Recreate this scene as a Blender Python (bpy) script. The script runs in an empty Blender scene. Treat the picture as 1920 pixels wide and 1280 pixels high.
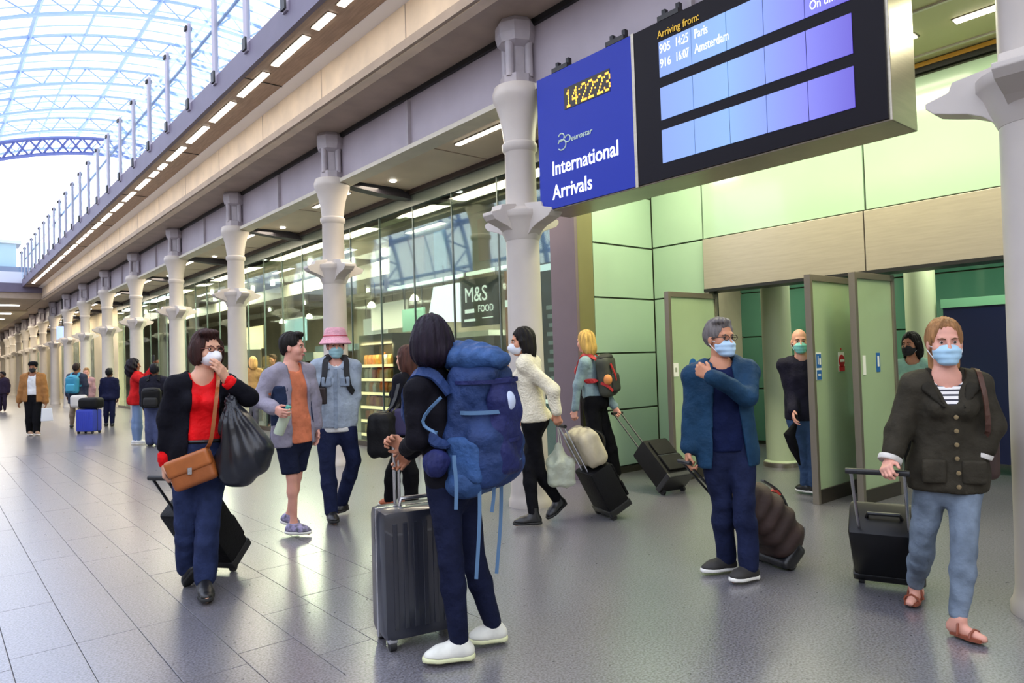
import bpy, bmesh, math, random
import numpy as np
from mathutils import Vector, Matrix
random.seed(7)
RNG = np.random.default_rng(11)
SC = bpy.context.scene
COL = SC.collection
# ------------------------------------------------------------------ camera
CAM_H = 1.42
F_PX, YAW, PIT, ROL = 1309.7, 0.69665, 0.02607, -0.03078
def _cam_axes():
    f = np.array([math.sin(YAW)*math.cos(PIT), math.cos(YAW)*math.cos(PIT), math.sin(PIT)])
    r = np.array([math.cos(YAW), -math.sin(YAW), 0.0]); u = np.cross(r, f)
    c, s = math.cos(ROL), math.sin(ROL)
    return c*r+s*u, -s*r+c*u, f
CR, CU, CF = _cam_axes()
CP = np.array([0.0, 0.0, CAM_H])
cam = bpy.data.cameras.new('camera'); cam_o = bpy.data.objects.new('camera', cam); COL.objects.link(cam_o)
cam.sensor_width = 36.0; cam.lens = F_PX/1920*36.0; cam.clip_start = 0.05; cam.clip_end = 600
M = Matrix(((CR[0], CU[0], -CF[0], 0), (CR[1], CU[1], -CF[1], 0), (CR[2], CU[2], -CF[2], CAM_H), (0, 0, 0, 1)))
cam_o.matrix_world = M
SC.camera = cam_o
# ------------------------------------------------------------------ world, exposure
world = bpy.data.worlds.new('sky'); SC.world = world; world.use_nodes = True
_bg = world.node_tree.nodes['Background']
_bg.inputs[0].default_value = (0.88, 0.91, 1.0, 1); _bg.inputs[1].default_value = 2.7
SC.view_settings.view_transform = 'Standard'; SC.view_settings.look = 'None'
SC.view_settings.exposure = 0.12; SC.view_settings.gamma = 1.0; SC.view_settings.use_curve_mapping = False
try:
    SC.cycles.max_bounces = 8; SC.cycles.diffuse_bounces = 3; SC.cycles.glossy_bounces = 3
    SC.cycles.transparent_max_bounces = 24; SC.cycles.transmission_bounces = 6
    SC.cycles.caustics_reflective = False; SC.cycles.caustics_refractive = False
    SC.cycles.sample_clamp_indirect = 6.0
except Exception:
    pass
def area(name, loc, sx, sy, power, color, rot=(0, 0, 0)):
    l = bpy.data.lights.new(name, 'AREA'); l.shape = 'RECTANGLE'; l.size = sx; l.size_y = sy; l.energy = power; l.color = color
    o = bpy.data.objects.new(name, l); COL.objects.link(o); o.location = loc; o.rotation_euler = rot
    return o
# ------------------------------------------------------------------ pixel helpers (1920x1280 frame)
def ray(x, y): return CR*(x-960)/F_PX - CU*(y-640)/F_PX + CF
def gnd(x, y):
    d = ray(x, y); return CP + d*(-CAM_H/d[2])
def onX(x, y, X):
    d = ray(x, y); return CP + d*(X/d[0])
def at(x, y, z):          # point at camera depth z
    return CP + ray(x, y)*z
def depth(P): return float((np.asarray(P)-CP)@CF)
# ------------------------------------------------------------------ materials
def lin(c):
    if isinstance(c, str):
        c = [int(c[i:i+2], 16)/255 for i in (0, 2, 4)]
    return tuple((v/12.92 if v <= .04045 else ((v+.055)/1.055)**2.4) for v in c)
MATS = {}
def mat(name, col, rough=.5, metal=0, var=0, scale=8, bump=0, bscale=60, emit=0, spec=.5, trans=0, sss=0, stretch=None, col2=None, coat=0, alpha=1, bdist=.01):
    if name in MATS: return MATS[name]
    m = bpy.data.materials.new(name); m.use_nodes = True; MATS[name] = m
    nt = m.node_tree; b = nt.nodes['Principled BSDF']; L = nt.links.new
    c = lin(col)
    b.inputs['Base Color'].default_value = (*c, 1); b.inputs['Roughness'].default_value = rough; b.inputs['Metallic'].default_value = metal
    b.inputs['Specular IOR Level'].default_value = spec; b.inputs['Transmission Weight'].default_value = trans
    b.inputs['Coat Weight'].default_value = coat; b.inputs['Alpha'].default_value = alpha
    if sss: b.inputs['Subsurface Weight'].default_value = sss; b.inputs['Subsurface Radius'].default_value = (.02, .008, .004)
    if emit:
        b.inputs['Emission Color'].default_value = (*c, 1); b.inputs['Emission Strength'].default_value = emit
    if var or bump:
        tc = nt.nodes.new('ShaderNodeTexCoord'); mp = nt.nodes.new('ShaderNodeMapping'); L(tc.outputs['Object'], mp.inputs['Vector'])
        if stretch: mp.inputs['Scale'].default_value = stretch
    if var:
        n = nt.nodes.new('ShaderNodeTexNoise'); n.inputs['Scale'].default_value = scale; n.inputs['Detail'].default_value = 5
        L(mp.outputs[0], n.inputs['Vector'])
        r = nt.nodes.new('ShaderNodeValToRGB'); L(n.outputs['Fac'], r.inputs[0])
        c2 = lin(col2) if col2 else tuple(min(1, v*(1+var)) for v in c)
        c1 = c if col2 else tuple(v*(1-var) for v in c)
        r.color_ramp.elements[0].position = .34; r.color_ramp.elements[1].position = .66
        r.color_ramp.elements[0].color = (*c1, 1); r.color_ramp.elements[1].color = (*c2, 1)
        L(r.outputs[0], b.inputs['Base Color'])
        if emit: L(r.outputs[0], b.inputs['Emission Color'])
    if bump:
        n2 = nt.nodes.new('ShaderNodeTexNoise'); n2.inputs['Scale'].default_value = bscale; n2.inputs['Detail'].default_value = 6
        L(mp.outputs[0], n2.inputs['Vector'])
        bp = nt.nodes.new('ShaderNodeBump'); bp.inputs['Strength'].default_value = bump; bp.inputs['Distance'].default_value = bdist
        L(n2.outputs['Fac'], bp.inputs['Height']); L(bp.outputs[0], b.inputs['Normal'])
    return m
def glassmat(name, tint, gloss=.12, rough=.02, refl=(1, 1, 1)):
    """thin architectural pane: clear with a Fresnel reflection"""
    if name in MATS: return MATS[name]
    m = bpy.data.materials.new(name); m.use_nodes = True; MATS[name] = m
    nt = m.node_tree; nt.nodes.clear(); L = nt.links.new
    o = nt.nodes.new('ShaderNodeOutputMaterial'); t = nt.nodes.new('ShaderNodeBsdfTransparent'); g = nt.nodes.new('ShaderNodeBsdfGlossy')
    t.inputs[0].default_value = (*lin(tint), 1); g.inputs['Roughness'].default_value = rough; g.inputs['Color'].default_value = (*refl, 1)
    lw = nt.nodes.new('ShaderNodeLayerWeight'); lw.inputs[0].default_value = .35
    ma = nt.nodes.new('ShaderNodeMath'); ma.operation = 'MULTIPLY_ADD'; ma.inputs[1].default_value = .32; ma.inputs[2].default_value = gloss
    L(lw.outputs['Fresnel'], ma.inputs[0])
    mx = nt.nodes.new('ShaderNodeMixShader'); L(ma.outputs[0], mx.inputs[0]); L(t.outputs[0], mx.inputs[1]); L(g.outputs[0], mx.inputs[2]); L(mx.outputs[0], o.inputs[0])
    return m
def emis(name, col, s):
    return mat(name, col, rough=.6, emit=s)
# ------------------------------------------------------------------ mesh builder
class MB:
    def __init__(s): s.v = []; s.f = []
    def add(s, v, f):
        o = len(s.v); s.v += [tuple(map(float, p)) for p in v]; s.f += [tuple(i+o for i in q) for q in f]; return s
    def box(s, x0, x1, y0, y1, z0, z1):
        v = [(x, y, z) for z in (z0, z1) for y in (y0, y1) for x in (x0, x1)]
        return s.add(v, [(0, 2, 3, 1), (4, 5, 7, 6), (0, 1, 5, 4), (2, 6, 7, 3), (0, 4, 6, 2), (1, 3, 7, 5)])
    def obox(s, c, ax, ay, az):    # oriented box: centre + half-axes
        c, ax, ay, az = (np.asarray(q, float) for q in (c, ax, ay, az))
        v = [c+i*ax+j*ay+k*az for k in (-1, 1) for j in (-1, 1) for i in (-1, 1)]
        return s.add(v, [(0, 2, 3, 1), (4, 5, 7, 6), (0, 1, 5, 4), (2, 6, 7, 3), (0, 4, 6, 2), (1, 3, 7, 5)])
    def quad(s, a, b, c, d): return s.add([a, b, c, d], [(0, 1, 2, 3)])
    def lathe(s, prof, n=24, c=(0, 0, 0)):
        v = []; f = []
        for r, z in prof:
            for i in range(n):
                a = 2*math.pi*i/n; v.append((c[0]+r*math.cos(a), c[1]+r*math.sin(a), c[2]+z))
        for k in range(len(prof)-1):
            for i in range(n):
                j = (i+1) % n; f.append((k*n+i, k*n+j, (k+1)*n+j, (k+1)*n+i))
        f.append(tuple(range(n))[::-1]); f.append(tuple((len(prof)-1)*n+i for i in range(n)))
        return s.add(v, f)
    def tube(s, pts, r, n=8, cap=True):
        pts = [np.asarray(p, float) for p in pts]; m = len(pts)
        rs = r if hasattr(r, '__len__') else [r]*m
        v = []; f = []; prev = None
        for k, p in enumerate(pts):
            t = pts[min(k+1, m-1)]-pts[max(k-1, 0)]; t = t/(np.linalg.norm(t)+1e-12)
            if prev is None:
                a = np.array([0, 0, 1.]) if abs(t[2]) < .9 else np.array([1., 0, 0])
                u = np.cross(t, a)
            else: u = prev-t*(prev@t)
            u = u/(np.linalg.norm(u)+1e-12); prev = u; w = np.cross(t, u)
            for i in range(n):
                a = 2*math.pi*i/n; v.append(p+rs[k]*(math.cos(a)*u+math.sin(a)*w))
        for k in range(m-1):
            for i in range(n):
                j = (i+1) % n; f.append((k*n+i, k*n+j, (k+1)*n+j, (k+1)*n+i))
        if cap: f.append(tuple(range(n))[::-1]); f.append(tuple((m-1)*n+i for i in range(n)))
        return s.add(v, f)
    def ribbon(s, pts, side, w, t=.004):     # flat strap along pts; side = width direction(s)
        pts = [np.asarray(p, float) for p in pts]; m = len(pts); v = []; f = []
        for k, p in enumerate(pts):
            tg = pts[min(k+1, m-1)]-pts[max(k-1, 0)]; tg = tg/(np.linalg.norm(tg)+1e-9)
            sd = np.asarray(side[k] if np.ndim(side) == 2 else side, float); sd = sd-tg*(sd@tg); sd = sd/(np.linalg.norm(sd)+1e-9); nn = np.cross(tg, sd)
            for a, b in ((-1, -1), (1, -1), (1, 1), (-1, 1)): v.append(p+sd*a*w/2+nn*b*t/2)
        for k in range(m-1):
            for i in range(4):
                j = (i+1) % 4; f.append((k*4+i, k*4+j, k*4+4+j, k*4+4+i))
        f.append((3, 2, 1, 0)); f.append(tuple((m-1)*4+i for i in range(4)))
        return s.add(v, f)
    def prism(s, poly, axis, a, b):         # poly of 2D pts extruded along axis 'x','y','z'
        n = len(poly)
        def P(q, t):
            return {'x': (t, q[0], q[1]), 'y': (q[0], t, q[1]), 'z': (q[0], q[1], t)}[axis]
        v = [P(q, a) for q in poly]+[P(q, b) for q in poly]
        f = [tuple(range(n))[::-1], tuple(range(n, 2*n))]+[(i, (i+1) % n, n+(i+1) % n, n+i) for i in range(n)]
        return s.add(v, f)
    def mesh(s, name, m, smooth=False, bevel=0):
        me = bpy.data.meshes.new(name); me.from_pydata(s.v, [], s.f); me.validate()
        bm = bmesh.new(); bm.from_mesh(me); bmesh.ops.recalc_face_normals(bm, faces=bm.faces)
        if bevel:
            es = [e for e in bm.edges if len(e.link_faces) == 2 and e.calc_face_angle(0) > .6]
            try: bmesh.ops.bevel(bm, geom=es, offset=bevel, segments=2, affect='EDGES', profile=.6, clamp_overlap=True)
            except Exception: pass
        bm.to_mesh(me); bm.free()
        if m: me.materials.append(m)
        if smooth:
            for p in me.polygons: p.use_smooth = True
            try: me.set_sharp_from_angle(angle=math.radians(40))
            except Exception: pass
        return me
    def build(s, name, m, parent=None, smooth=False, bevel=0):
        return link(name, s.mesh(name, m, smooth, bevel), parent)
def link(name, me, parent=None):
    o = bpy.data.objects.new(name, me); COL.objects.link(o)
    if parent is not None: o.parent = parent
    return o
def tag(o, label=None, cat=None, group=None, kind=None):
    if label: o['label'] = label
    if cat: o['category'] = cat
    if group: o['group'] = group
    if kind: o['kind'] = kind
    return o
def thing(name, label, cat, loc=(0, 0, 0), rz=0, group=None):
    o = bpy.data.objects.new(name, None); COL.objects.link(o); o.location = loc; o.rotation_euler = (0, 0, rz); o.empty_display_size = .1
    return tag(o, label, cat, group)
def struct(name, mb, m, parent=None, label=None, **k):
    o = mb.build(name, m, parent, **k)
    if parent is None: tag(o, label, kind='structure')
    return o
def copy_tree(o, parent=None):
    c = o.copy(); COL.objects.link(c); c.parent = parent
    for ch in [q for q in bpy.data.objects if q.parent == o]: copy_tree(ch, c)
    return c
def text_mesh(txt, size, m, ext=.002, name='lettering', align='LEFT', shear=0, offset=0.0):
    cu = bpy.data.curves.new('t', 'FONT'); cu.body = txt; cu.size = size; cu.extrude = ext; cu.align_x = align; cu.shear = shear; cu.resolution_u = 3; cu.offset = offset
    o = bpy.data.objects.new('t', cu); COL.objects.link(o)
    bpy.context.view_layer.update()
    me = bpy.data.meshes.new_from_object(o.evaluated_get(bpy.context.evaluated_depsgraph_get()))
    bpy.data.objects.remove(o); bpy.data.curves.remove(cu)
    me.materials.clear(); me.materials.append(m); me.name = name
    return me
def text_on_front(txt, X, y, z, size, m, parent, name='lettering', sx=1.0, align='LEFT', shear=0, offset=0.0, rz=-math.pi/2):
    """text lying in a plane X=const facing -X, reading towards -Y"""
    me = text_mesh(txt, size, m, name=name, align=align, shear=shear, offset=offset)
    o = link(name, me, parent); o.scale = (sx, 1, 1)
    o.rotation_euler = (math.pi/2, 0, rz); o.location = (X, y, z)
    return o
# ================================================================== ARCHITECTURE
CX = 4.5; CY0 = 1.01; CSP = 4.16         # column line and spacing
m_col = mat('column_paint', 'c6beb6', .38, var=.04, scale=3)
m_head = mat('column_head_grey', 'b0a8ac', .45, var=.08, scale=6)
m_web = mat('beam_web', 'b2a8b0', .5, var=.06, scale=2)
m_flange = mat('beam_flange', 'cdc6b4', .5, var=.06, scale=4)
m_soff = mat('soffit_brown', 'a89684', .55, var=.10, scale=2.5)
m_soff2 = mat('deck_soffit_timber', 'a08672', .5, var=.15, scale=6, stretch=(8, .6, 1))
m_fascia = mat('deck_fascia', '6d6478', .5, var=.08, scale=2)
m_concrete = mat('cream_concrete', 'ead6ba', .6, var=.08, scale=3, bump=.1, bscale=20)
m_white = mat('white_trim', 'efeef2', .35)
m_black = mat('black_metal', '17171a', .45)
m_ceil = mat('arcade_ceiling', 'd2c2aa', .55, var=.06, scale=1.5)
m_lamp = emis('lamp_diffuser', 'fff0dc', 12.0)
m_lampw = emis('lamp_white', 'fffdf6', 9.0)
m_steel = mat('brushed_steel', '9c948c', .32, metal=.85, var=.08, scale=6, stretch=(1, 1, 14))
m_steel_d = mat('dark_steel', '5d564e', .35, metal=.8)
# --- floor ---------------------------------------------------------
def floor_material():
    m = mat('terrazzo', '8c8a90', .34, spec=.5)
    nt = m.node_tree; b = nt.nodes['Principled BSDF']; L = nt.links.new
    tc = nt.nodes.new('ShaderNodeTexCoord')
    geo = nt.nodes.new('ShaderNodeNewGeometry')
    def noise(sc, det=3):
        n = nt.nodes.new('ShaderNodeTexNoise'); n.inputs['Scale'].default_value = sc; n.inputs['Detail'].default_value = det; L(geo.outputs['Position'], n.inputs['Vector']); return n
    n1 = noise(90, 2); n2 = noise(.9, 4); n3 = noise(26, 3)
    r1 = nt.nodes.new('ShaderNodeValToRGB'); L(n1.outputs['Fac'], r1.inputs[0])
    r1.color_ramp.elements[0].position = .36; r1.color_ramp.elements[1].position = .62
    r1.color_ramp.elements[0].color = (*lin('555356'), 1); r1.color_ramp.elements[1].color = (*lin('84828a'), 1)
    mx = nt.nodes.new('ShaderNodeMix'); mx.data_type = 'RGBA'; mx.blend_type = 'MULTIPLY'; mx.inputs['Factor'].default_value = .5
    r2 = nt.nodes.new('ShaderNodeValToRGB'); L(n2.outputs['Fac'], r2.inputs[0]); r2.color_ramp.elements[0].position = .3; r2.color_ramp.elements[1].position = .7
    r2.color_ramp.elements[0].color = (.72, .71, .70, 1); r2.color_ramp.elements[1].color = (1, 1, 1, 1)
    L(r1.outputs[0], mx.inputs[6]); L(r2.outputs[0], mx.inputs[7]); L(mx.outputs[2], b.inputs['Base Color'])
    mr = nt.nodes.new('ShaderNodeMapRange'); mr.inputs[3].default_value = .25; mr.inputs[4].default_value = .33
    b.inputs['Specular IOR Level'].default_value = .9; b.inputs['Coat Weight'].default_value = .8; b.inputs['Coat Roughness'].default_value = .26
    L(n3.outputs['Fac'], mr.inputs[0]); L(mr.outputs[0], b.inputs['Roughness'])
    return m
m_floor = floor_material()
m_joint = mat('floor_joint', '5c5a5e', .7)
SX0, SX1, SY0, SY1 = -.57, 2.33, 3.0, 15.0     # zone whose slabs are laid one by one
fm = MB()
for (a, b, c, d) in ((-14, SX0, -8, 90), (SX1, 16, -8, 90), (SX0, SX1, -8, SY0), (SX0, SX1, SY1, 90)):
    fm.box(a, b, c, d, -.12, 0)
floor = struct('floor', fm, m_floor)
bed = MB().box(SX0, SX1, SY0, SY1, -.12, -.006).build('joint_bed', m_joint, floor)
CW, SL = .29, .60
nc = int(round((SX1-SX0)/CW))
slab_me = {}
def slab_mesh(l):
    k = round(l, 3)
    if k not in slab_me:
        g = .0018
        b_ = MB().box(g-CW/2, CW/2-g, g-l/2, l/2-g, -.05, 0)
        slab_me[k] = b_.mesh('floor_slab', m_floor, bevel=.0012)
    return slab_me[k]
lens = [.6, .75, .9]
for i in range(nc):
    y = SY0; r_ = random.Random(i*3+1)
    y1 = min(SY1, SY1)
    while y < SY1-.01:
        l = r_.choice([.75, .9, 1.05]) if y > SY0 else r_.choice([.3, .45, .6])
        if SY1-(y+l) < .3: l = SY1-y
        l = round(l, 3)
        o = link('floor_slab', slab_mesh(l), floor); o.location = (SX0+CW*(i+.5), y+l/2, random.uniform(-.0012, .0))
        y += l
# --- columns -------------------------------------------------------
def make_column():
    root = thing('column', 'white cast iron column with ring collar carrying the grey beam', 'column')
    MB().lathe([(.215, 0), (.215, .05), (.20, .08), (.19, .14), (.186, .30), (.184, .32)], 32).build('base', m_col, root, smooth=True)
    MB().lathe([(.185, .30), (.172, 1.5), (.162, 2.66), (.175, 2.70)], 32).build('shaft', m_col, root, smooth=True)
    MB().lathe([(.165, 2.58), (.20, 2.66), (.225, 2.74), (.25, 2.785), (.26, 2.80), (.26, 2.85), (.22, 2.86), (.18, 2.88), (.16, 2.90)], 32).build('collar', m_col, root, smooth=True)
    cb = None          # four moulded brackets under the collar
    for k in range(4):
        a = k*math.pi/2; ls = 1.0 if k % 2 else .86; ca, sa = math.cos(a), math.sin(a)
        prof = [(.13, 2.56), (.17, 2.62), (.22, 2.665), (.29, 2.70), (.38, 2.725), (.46, 2.75), (.50, 2.79), (.50, 2.82), (.38, 2.85), (.36, 2.90), (.13, 2.93)]
        n = len(prof); v = []
        for s_ in (-1, 1):
            for r_, z in prof: r_ = r_*ls; v.append((r_*ca-s_*.075*sa, r_*sa+s_*.075*ca, z))
        MB().add(v, [tuple(range(n))[::-1], tuple(range(n, 2*n))]+[(i, (i+1) % n, n+(i+1) % n, n+i) for i in range(n)]).build('collar_bracket', m_col, root, bevel=.006)
    MB().lathe([(.155, 2.86), (.15, 3.46), (.165, 3.48)], 32).build('upper_shaft', m_col, root, smooth=True)
    MB().lathe([(.15, 3.45), (.175, 3.48), (.175, 3.53), (.155, 3.55), (.165, 3.66), (.19, 3.80), (.225, 3.92), (.25, 3.97), (.255, 4.03), (.235, 4.09), (.12, 4.10)], 32).build('capital', m_col, root, smooth=True)
    hb = MB().lathe([(.17, 4.09), (.17, 4.20), (.11, 4.22), (.11, 4.48), (.19, 4.52), (.21, 4.60), (.21, 4.70), (.17, 4.76)], 8).build('head_block', m_head, root)
    for k in range(4):
        a = k*math.pi/2+.3
        MB().lathe([(.042, 4.18), (.042, 4.54)], 10, (.135*math.cos(a), .135*math.sin(a), 0)).build('head_rod', m_head, hb, smooth=True)
    return root
col0 = make_column()
NCOL = 18
for k in range(NCOL):
    c = col0 if k == 0 else copy_tree(col0)
    c.location = (CX, CY0+k*CSP, 0)
    c['group'] = 'white columns along the arcade'
    if k == 0: c['label'] = 'thick white column beside the blonde woman in olive jacket'; del c['group']
    if k == 1: c['label'] = 'white column next to the blue end of the arrivals board'; del c['group']
    if k == 2: c['label'] = 'white column behind the person in pink bucket hat'; del c['group']
    if k > 2: c['label'] = 'white column in the long receding row along the shopfronts'
# --- beam, soffits, deck edge ---------------------------------------
YA, YB = -4.0, 37.4
YE = CY0+(NCOL-1)*CSP+2
beam = MB().box(4.60, 4.64, YA, YE, 4.06, 4.75).build('beam', m_web)
tag(beam, kind='structure')
MB().box(4.50, 4.74, YA, YE, 4.015, 4.07).build('bottom_flange', m_flange, beam)
MB().box(4.56, 4.74, YA, YE, 4.69, 4.75).build('gap_shade_strip', m_black, beam)  # black strip stands in for the shade in the gap above the web
st_me = MB().box(4.55, 4.60, -.02, .02, 4.07, 4.66).mesh('stiffener', m_head)
for k in range(NCOL):
    for dy in (CSP*.52,):
        o = link('stiffener', st_me, beam); o.location = (0, CY0+k*CSP+dy, 0)
struct('ceiling_soffit', MB().box(3.90, 5.9, YA, YE, 4.75, 4.85), m_soff)
edge = struct('trim_deck_edge', MB().box(3.94, 4.06, YA, YB, 4.74, 5.26), m_concrete)
jm = MB().box(3.9365, 3.945, -.006, .006, 4.745, 5.255).mesh('band_joint', m_soff)
for k in range(20):
    o = link('band_joint', jm, edge); o.location = (0, -2+k*2.08, 0)
struct('trim_cove', MB().prism([(3.78, 5.295), (3.96, 5.255), (4.0, 5.30), (3.8, 5.32)], 'y', YA, YB), mat('cove_white', 'f8f4f0', .4))
deck = struct('ceiling_deck', MB().box(3.22, 12.0, YA, YB, 5.30, 5.34), m_soff2)
MB().box(3.20, 3.26, YA, YB, 5.28, 5.62).build('deck_fascia', m_fascia, deck)
MB().box(3.26, 12.0, YA, YB, 5.50, 5.62).build('deck_top', m_concrete, deck)
sj = MB().box(3.26, 3.79, -.006, .006, 5.290, 5.302).mesh('soffit_joint', m_black)
for k in range(10):
    o = link('soffit_joint', sj, deck); o.location = (0, 1.6+k*3.86, 0)
def lamp_box(L, w, h=.03):
    fr = MB().box(-w/2-.012, w/2+.012, -L/2-.012, L/2+.012, 0.004, h).mesh('housing', m_steel_d)
    di = MB().box(-w/2, w/2, -L/2, L/2, -.004, .012).mesh('diffuser', m_lamp)
    return fr, di
lampL = lamp_box(1.0, .09); lampS = lamp_box(.44, .09)
def put_lamp(ms, loc, label, group, name='soffit_lamp'):
    t = thing(name, label, 'lamp', loc, 0, group)
    link('housing', ms[0], t); link('diffuser', ms[1], t); return t
y = 7.72-1.29*2
n = 0
lp = []
yy = 8.21-1.285*8
for k in range(30):
    yc = yy+k*1.285
    if k in (6, 7) and False: continue
    lp.append((yc, 1))
out = []
for yc, _ in lp:
    if abs(yc-6.93) < .3 or abs(yc-14.63) < .45 or abs(yc-22.4) < .4 or abs(yc-30.1) < .4:
        out += [(yc-.32, 0), (yc+.33, 0)]
    else: out.append((yc, 1))
for yc, big in out:
    put_lamp(lampL if big else lampS, (3.445, yc, 5.29), 'long lit lamp strip in the deck edge soffit' if big else 'short lit lamp strip in the deck edge soffit',
             'long lamps under the deck edge' if big else 'short lamps under the deck edge')
# --- balustrade on the deck ------------------------------------------
m_bpost = mat('balustrade_post', 'a9a2b0', .4, metal=.3)
m_bglass = glassmat('balustrade_glass', 'e6f1f8', .03)
post_me = MB().box(-.025, .025, -.065, .065, 5.50, 6.88).mesh('post', m_bpost)
foot_me = MB().box(-.05, .03, -.06, .06, 5.52, 5.68).mesh('post_clamp', m_black)
cap_me = MB().box(-.05, .05, -.02, .09, 6.79, 6.85).mesh('post_cap', m_black)
bal = thing('balustrade', 'glass balustrade with grey posts along the upper deck edge', 'balustrade', (3.20, 0, 0))
bp_me = MB().box(-.006, .006, -.60, .60, 5.66, 6.86).mesh('glass_panel', m_bglass)
for k in range(24):
    yk = 7.70+1.293*k
    o = link('post', post_me, bal); o.location = (0, yk, 0)
    link('post_clamp', foot_me, o); link('post_cap', cap_me, o)
    o = link('glass_panel', bp_me, bal); o.location = (0, yk+.646, 0)
MB().tube([(.05, 6, 6.40), (.05, 37, 6.40)], .022, 8).build('handrail', mat('rail_dark', '3c4456', .35, metal=.5), bal, smooth=True)
# --- arcade ceiling behind the beam ------------------------------------
cl = struct('ceiling', MB().box(4.74, 5.86, 6.0, YE, 4.10, 4.16), m_ceil)
jm = MB().box(4.74, 5.84, -.008, .008, 4.092, 4.102).mesh('ceiling_joint', m_soff)
for k in range(NCOL):
    for dy in (0.0, CSP/2):
        if CY0+k*CSP+dy > 6: o = link('ceiling_joint', jm, cl); o.location = (0, CY0+k*CSP+dy, 0)
MB().box(4.76, 4.80, 6.0, YE, 4.085, 4.105).build('shadow_gap', m_black, cl)
MB().box(5.74, 5.80, 6.0, YE, 4.03, 4.105).build('edge_channel', mat('channel_dark', '3a2f2c', .5), cl)
rib_prof = [(4.62, 4.05), (4.9, 4.02), (5.3, 3.985), (5.78, 3.97), (5.72, 4.06), (5.5, 4.12), (4.7, 4.12)]
rib_me = MB().prism(rib_prof, 'y', -.10, .10).mesh('ceiling_rib', mat('rib_dark', '25222a', .5))
for k in range(1, NCOL):
    o = link('ceiling_rib', rib_me, cl); o.location = (0, CY0+k*CSP, -.01)
alamp = lamp_box(1.25, .07)
for k in range(1, NCOL):
    put_lamp(alamp, (5.03, CY0+k*CSP+1.15, 4.085), 'slim lit strip lamp in the arcade ceiling above the shopfront', 'strip lamps in the arcade ceiling', 'ceiling_lamp')
dl_me = MB().lathe([(.045, -.01), (.05, 0), (.05, .03)], 16).mesh('ceiling_downlight', m_lampw, smooth=True)
for k in range(2, 14):
    o = link('ceiling_downlight', dl_me); o.location = (5.25, CY0+k*CSP-.45, 4.09)
    tag(o, 'small round downlight in the arcade ceiling beside the dark rib', 'lamp', 'round downlights in the arcade ceiling')
for k in range(6):
    area('arcade_lamp_light', (5.05, 8.3+k*6.2, 4.05), .3, 5.0, 95, (1.0, .86, .66))
for k in range(3):
    area('far_lamp_light', (2.5, 46+k*13, 4.6), 3, 8.0, 320, (1.0, .90, .72))
    area('arcade_lamp_light', (5.2, 46+k*13, 4.05), .3, 9.0, 120, (1.0, .90, .76))
# --- bridge at the far end of the well --------------------------------
br = struct('trim_bridge', MB().box(-14, 3.94, 37.4, 44, 4.78, 5.05), m_soff)
MB().box(-14, 3.94, 37.3, 37.45, 5.05, 5.45).build('bridge_fascia', m_fascia, br)
MB().box(-14, 3.94, 37.45, 44, 5.3, 5.45).build('bridge_deck', m_concrete, br)
MB().box(-14, 3.3, 37.35, 37.40, 5.45, 5.95).build('bridge_parapet', mat('parapet_white', 'e4e6f2', .4), br)
struct('ceiling_far', MB().box(-14, 4.0, 44, 92, 4.7, 4.85), mat('far_ceiling', 'c9bda0', .6))
fl_me = MB().box(-.4, .4, -.12, .12, -.02, .02).mesh('far_lamp', m_lampw)
for k in range(7):
    o = link('far_lamp', fl_me); o.location = (3.0, 41+k*4.5, 4.76 if k < 1 else 4.68); tag(o, 'small bright lamp under the far bridge ceiling', 'lamp', 'lamps under the far bridge')
wf = struct('wall_far', MB().box(-14, 16, 90, 90.3, 0, 9), mat('far_wall', 'cbbfa8', .7, var=.1, scale=.5))
# kiosk on the bridge
kk = thing('glass_kiosk', 'pale glass kiosk standing on the far bridge', 'kiosk', (2.6, 40.5, 5.45))
MB().box(-1.1, 1.1, -.9, .9, 0, 1.0).build('counter', mat('kiosk_blue', '6f7f9c', .5), kk)
MB().box(-.6, .6, -.7, .7, 1.0, 2.1).build('glazed_box', mat('kiosk_glass', '9fc0cf', .2), kk)
MB().box(-.8, .8, -.8, .8, 2.1, 2.25).build('roof', mat('kiosk_roof', 'c8d2e4', .5), kk)
# --- train shed roof ---------------------------------------------------
m_rib = mat('roof_rib', '8fa8da', .5, var=.05, scale=1)
m_pur = mat('roof_purlin', '9fb6e4', .5)
m_pane = glassmat('roof_glass', 'f4f8ff', .02)
VX, VH, VZ, VT = 20.0, 36.5, 5.5, 28.0
def vz(x):
    u = min(1, abs(x-VX)/VH); return VZ+VT*(1-u**1.85)**.58
NS = 26
us = [-1+2*(1-math.cos(math.pi*i/NS))/2 for i in range(NS+1)]
vx = [VX+VH*u for u in us]
RY0, RDY, NR = -16.0, 8.9, 15
roof = thing('train_shed_roof', 'high arched glass and iron roof over the concourse', 'roof')
tag(roof, kind='structure')
rm = MB()
pts = [(x, vz(x)) for x in vx]
fine = []
for i in range(len(pts)-1):
    for q in range(3):
        x = vx[i]+(vx[i+1]-vx[i])*q/3; fine.append((x, vz(x)))
fine.append(pts[-1])
def offs(pl, d):
    o = []
    for i, p in enumerate(pl):
        a = pl[max(i-1, 0)]; b = pl[min(i+1, len(pl)-1)]; t = (b[0]-a[0], b[1]-a[1]); l = math.hypot(*t); o.append((p[0]+t[1]/l*d, p[1]-t[0]/l*d))
    return o
inner = offs(fine, 1.5)
for pl in (fine, inner): rm.tube([(x, 0, z) for x, z in pl], .15, 5)
for i in range(0, len(fine)-2, 2):
    rm.tube([(fine[i][0], 0, fine[i][1]), (inner[i+1][0], 0, inner[i+1][1])], .07, 4, False)
    rm.tube([(inner[i+1][0], 0, inner[i+1][1]), (fine[i+2][0], 0, fine[i+2][1])], .07, 4, False)
rib_m = rm.mesh('roof_rib', m_rib)
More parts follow.
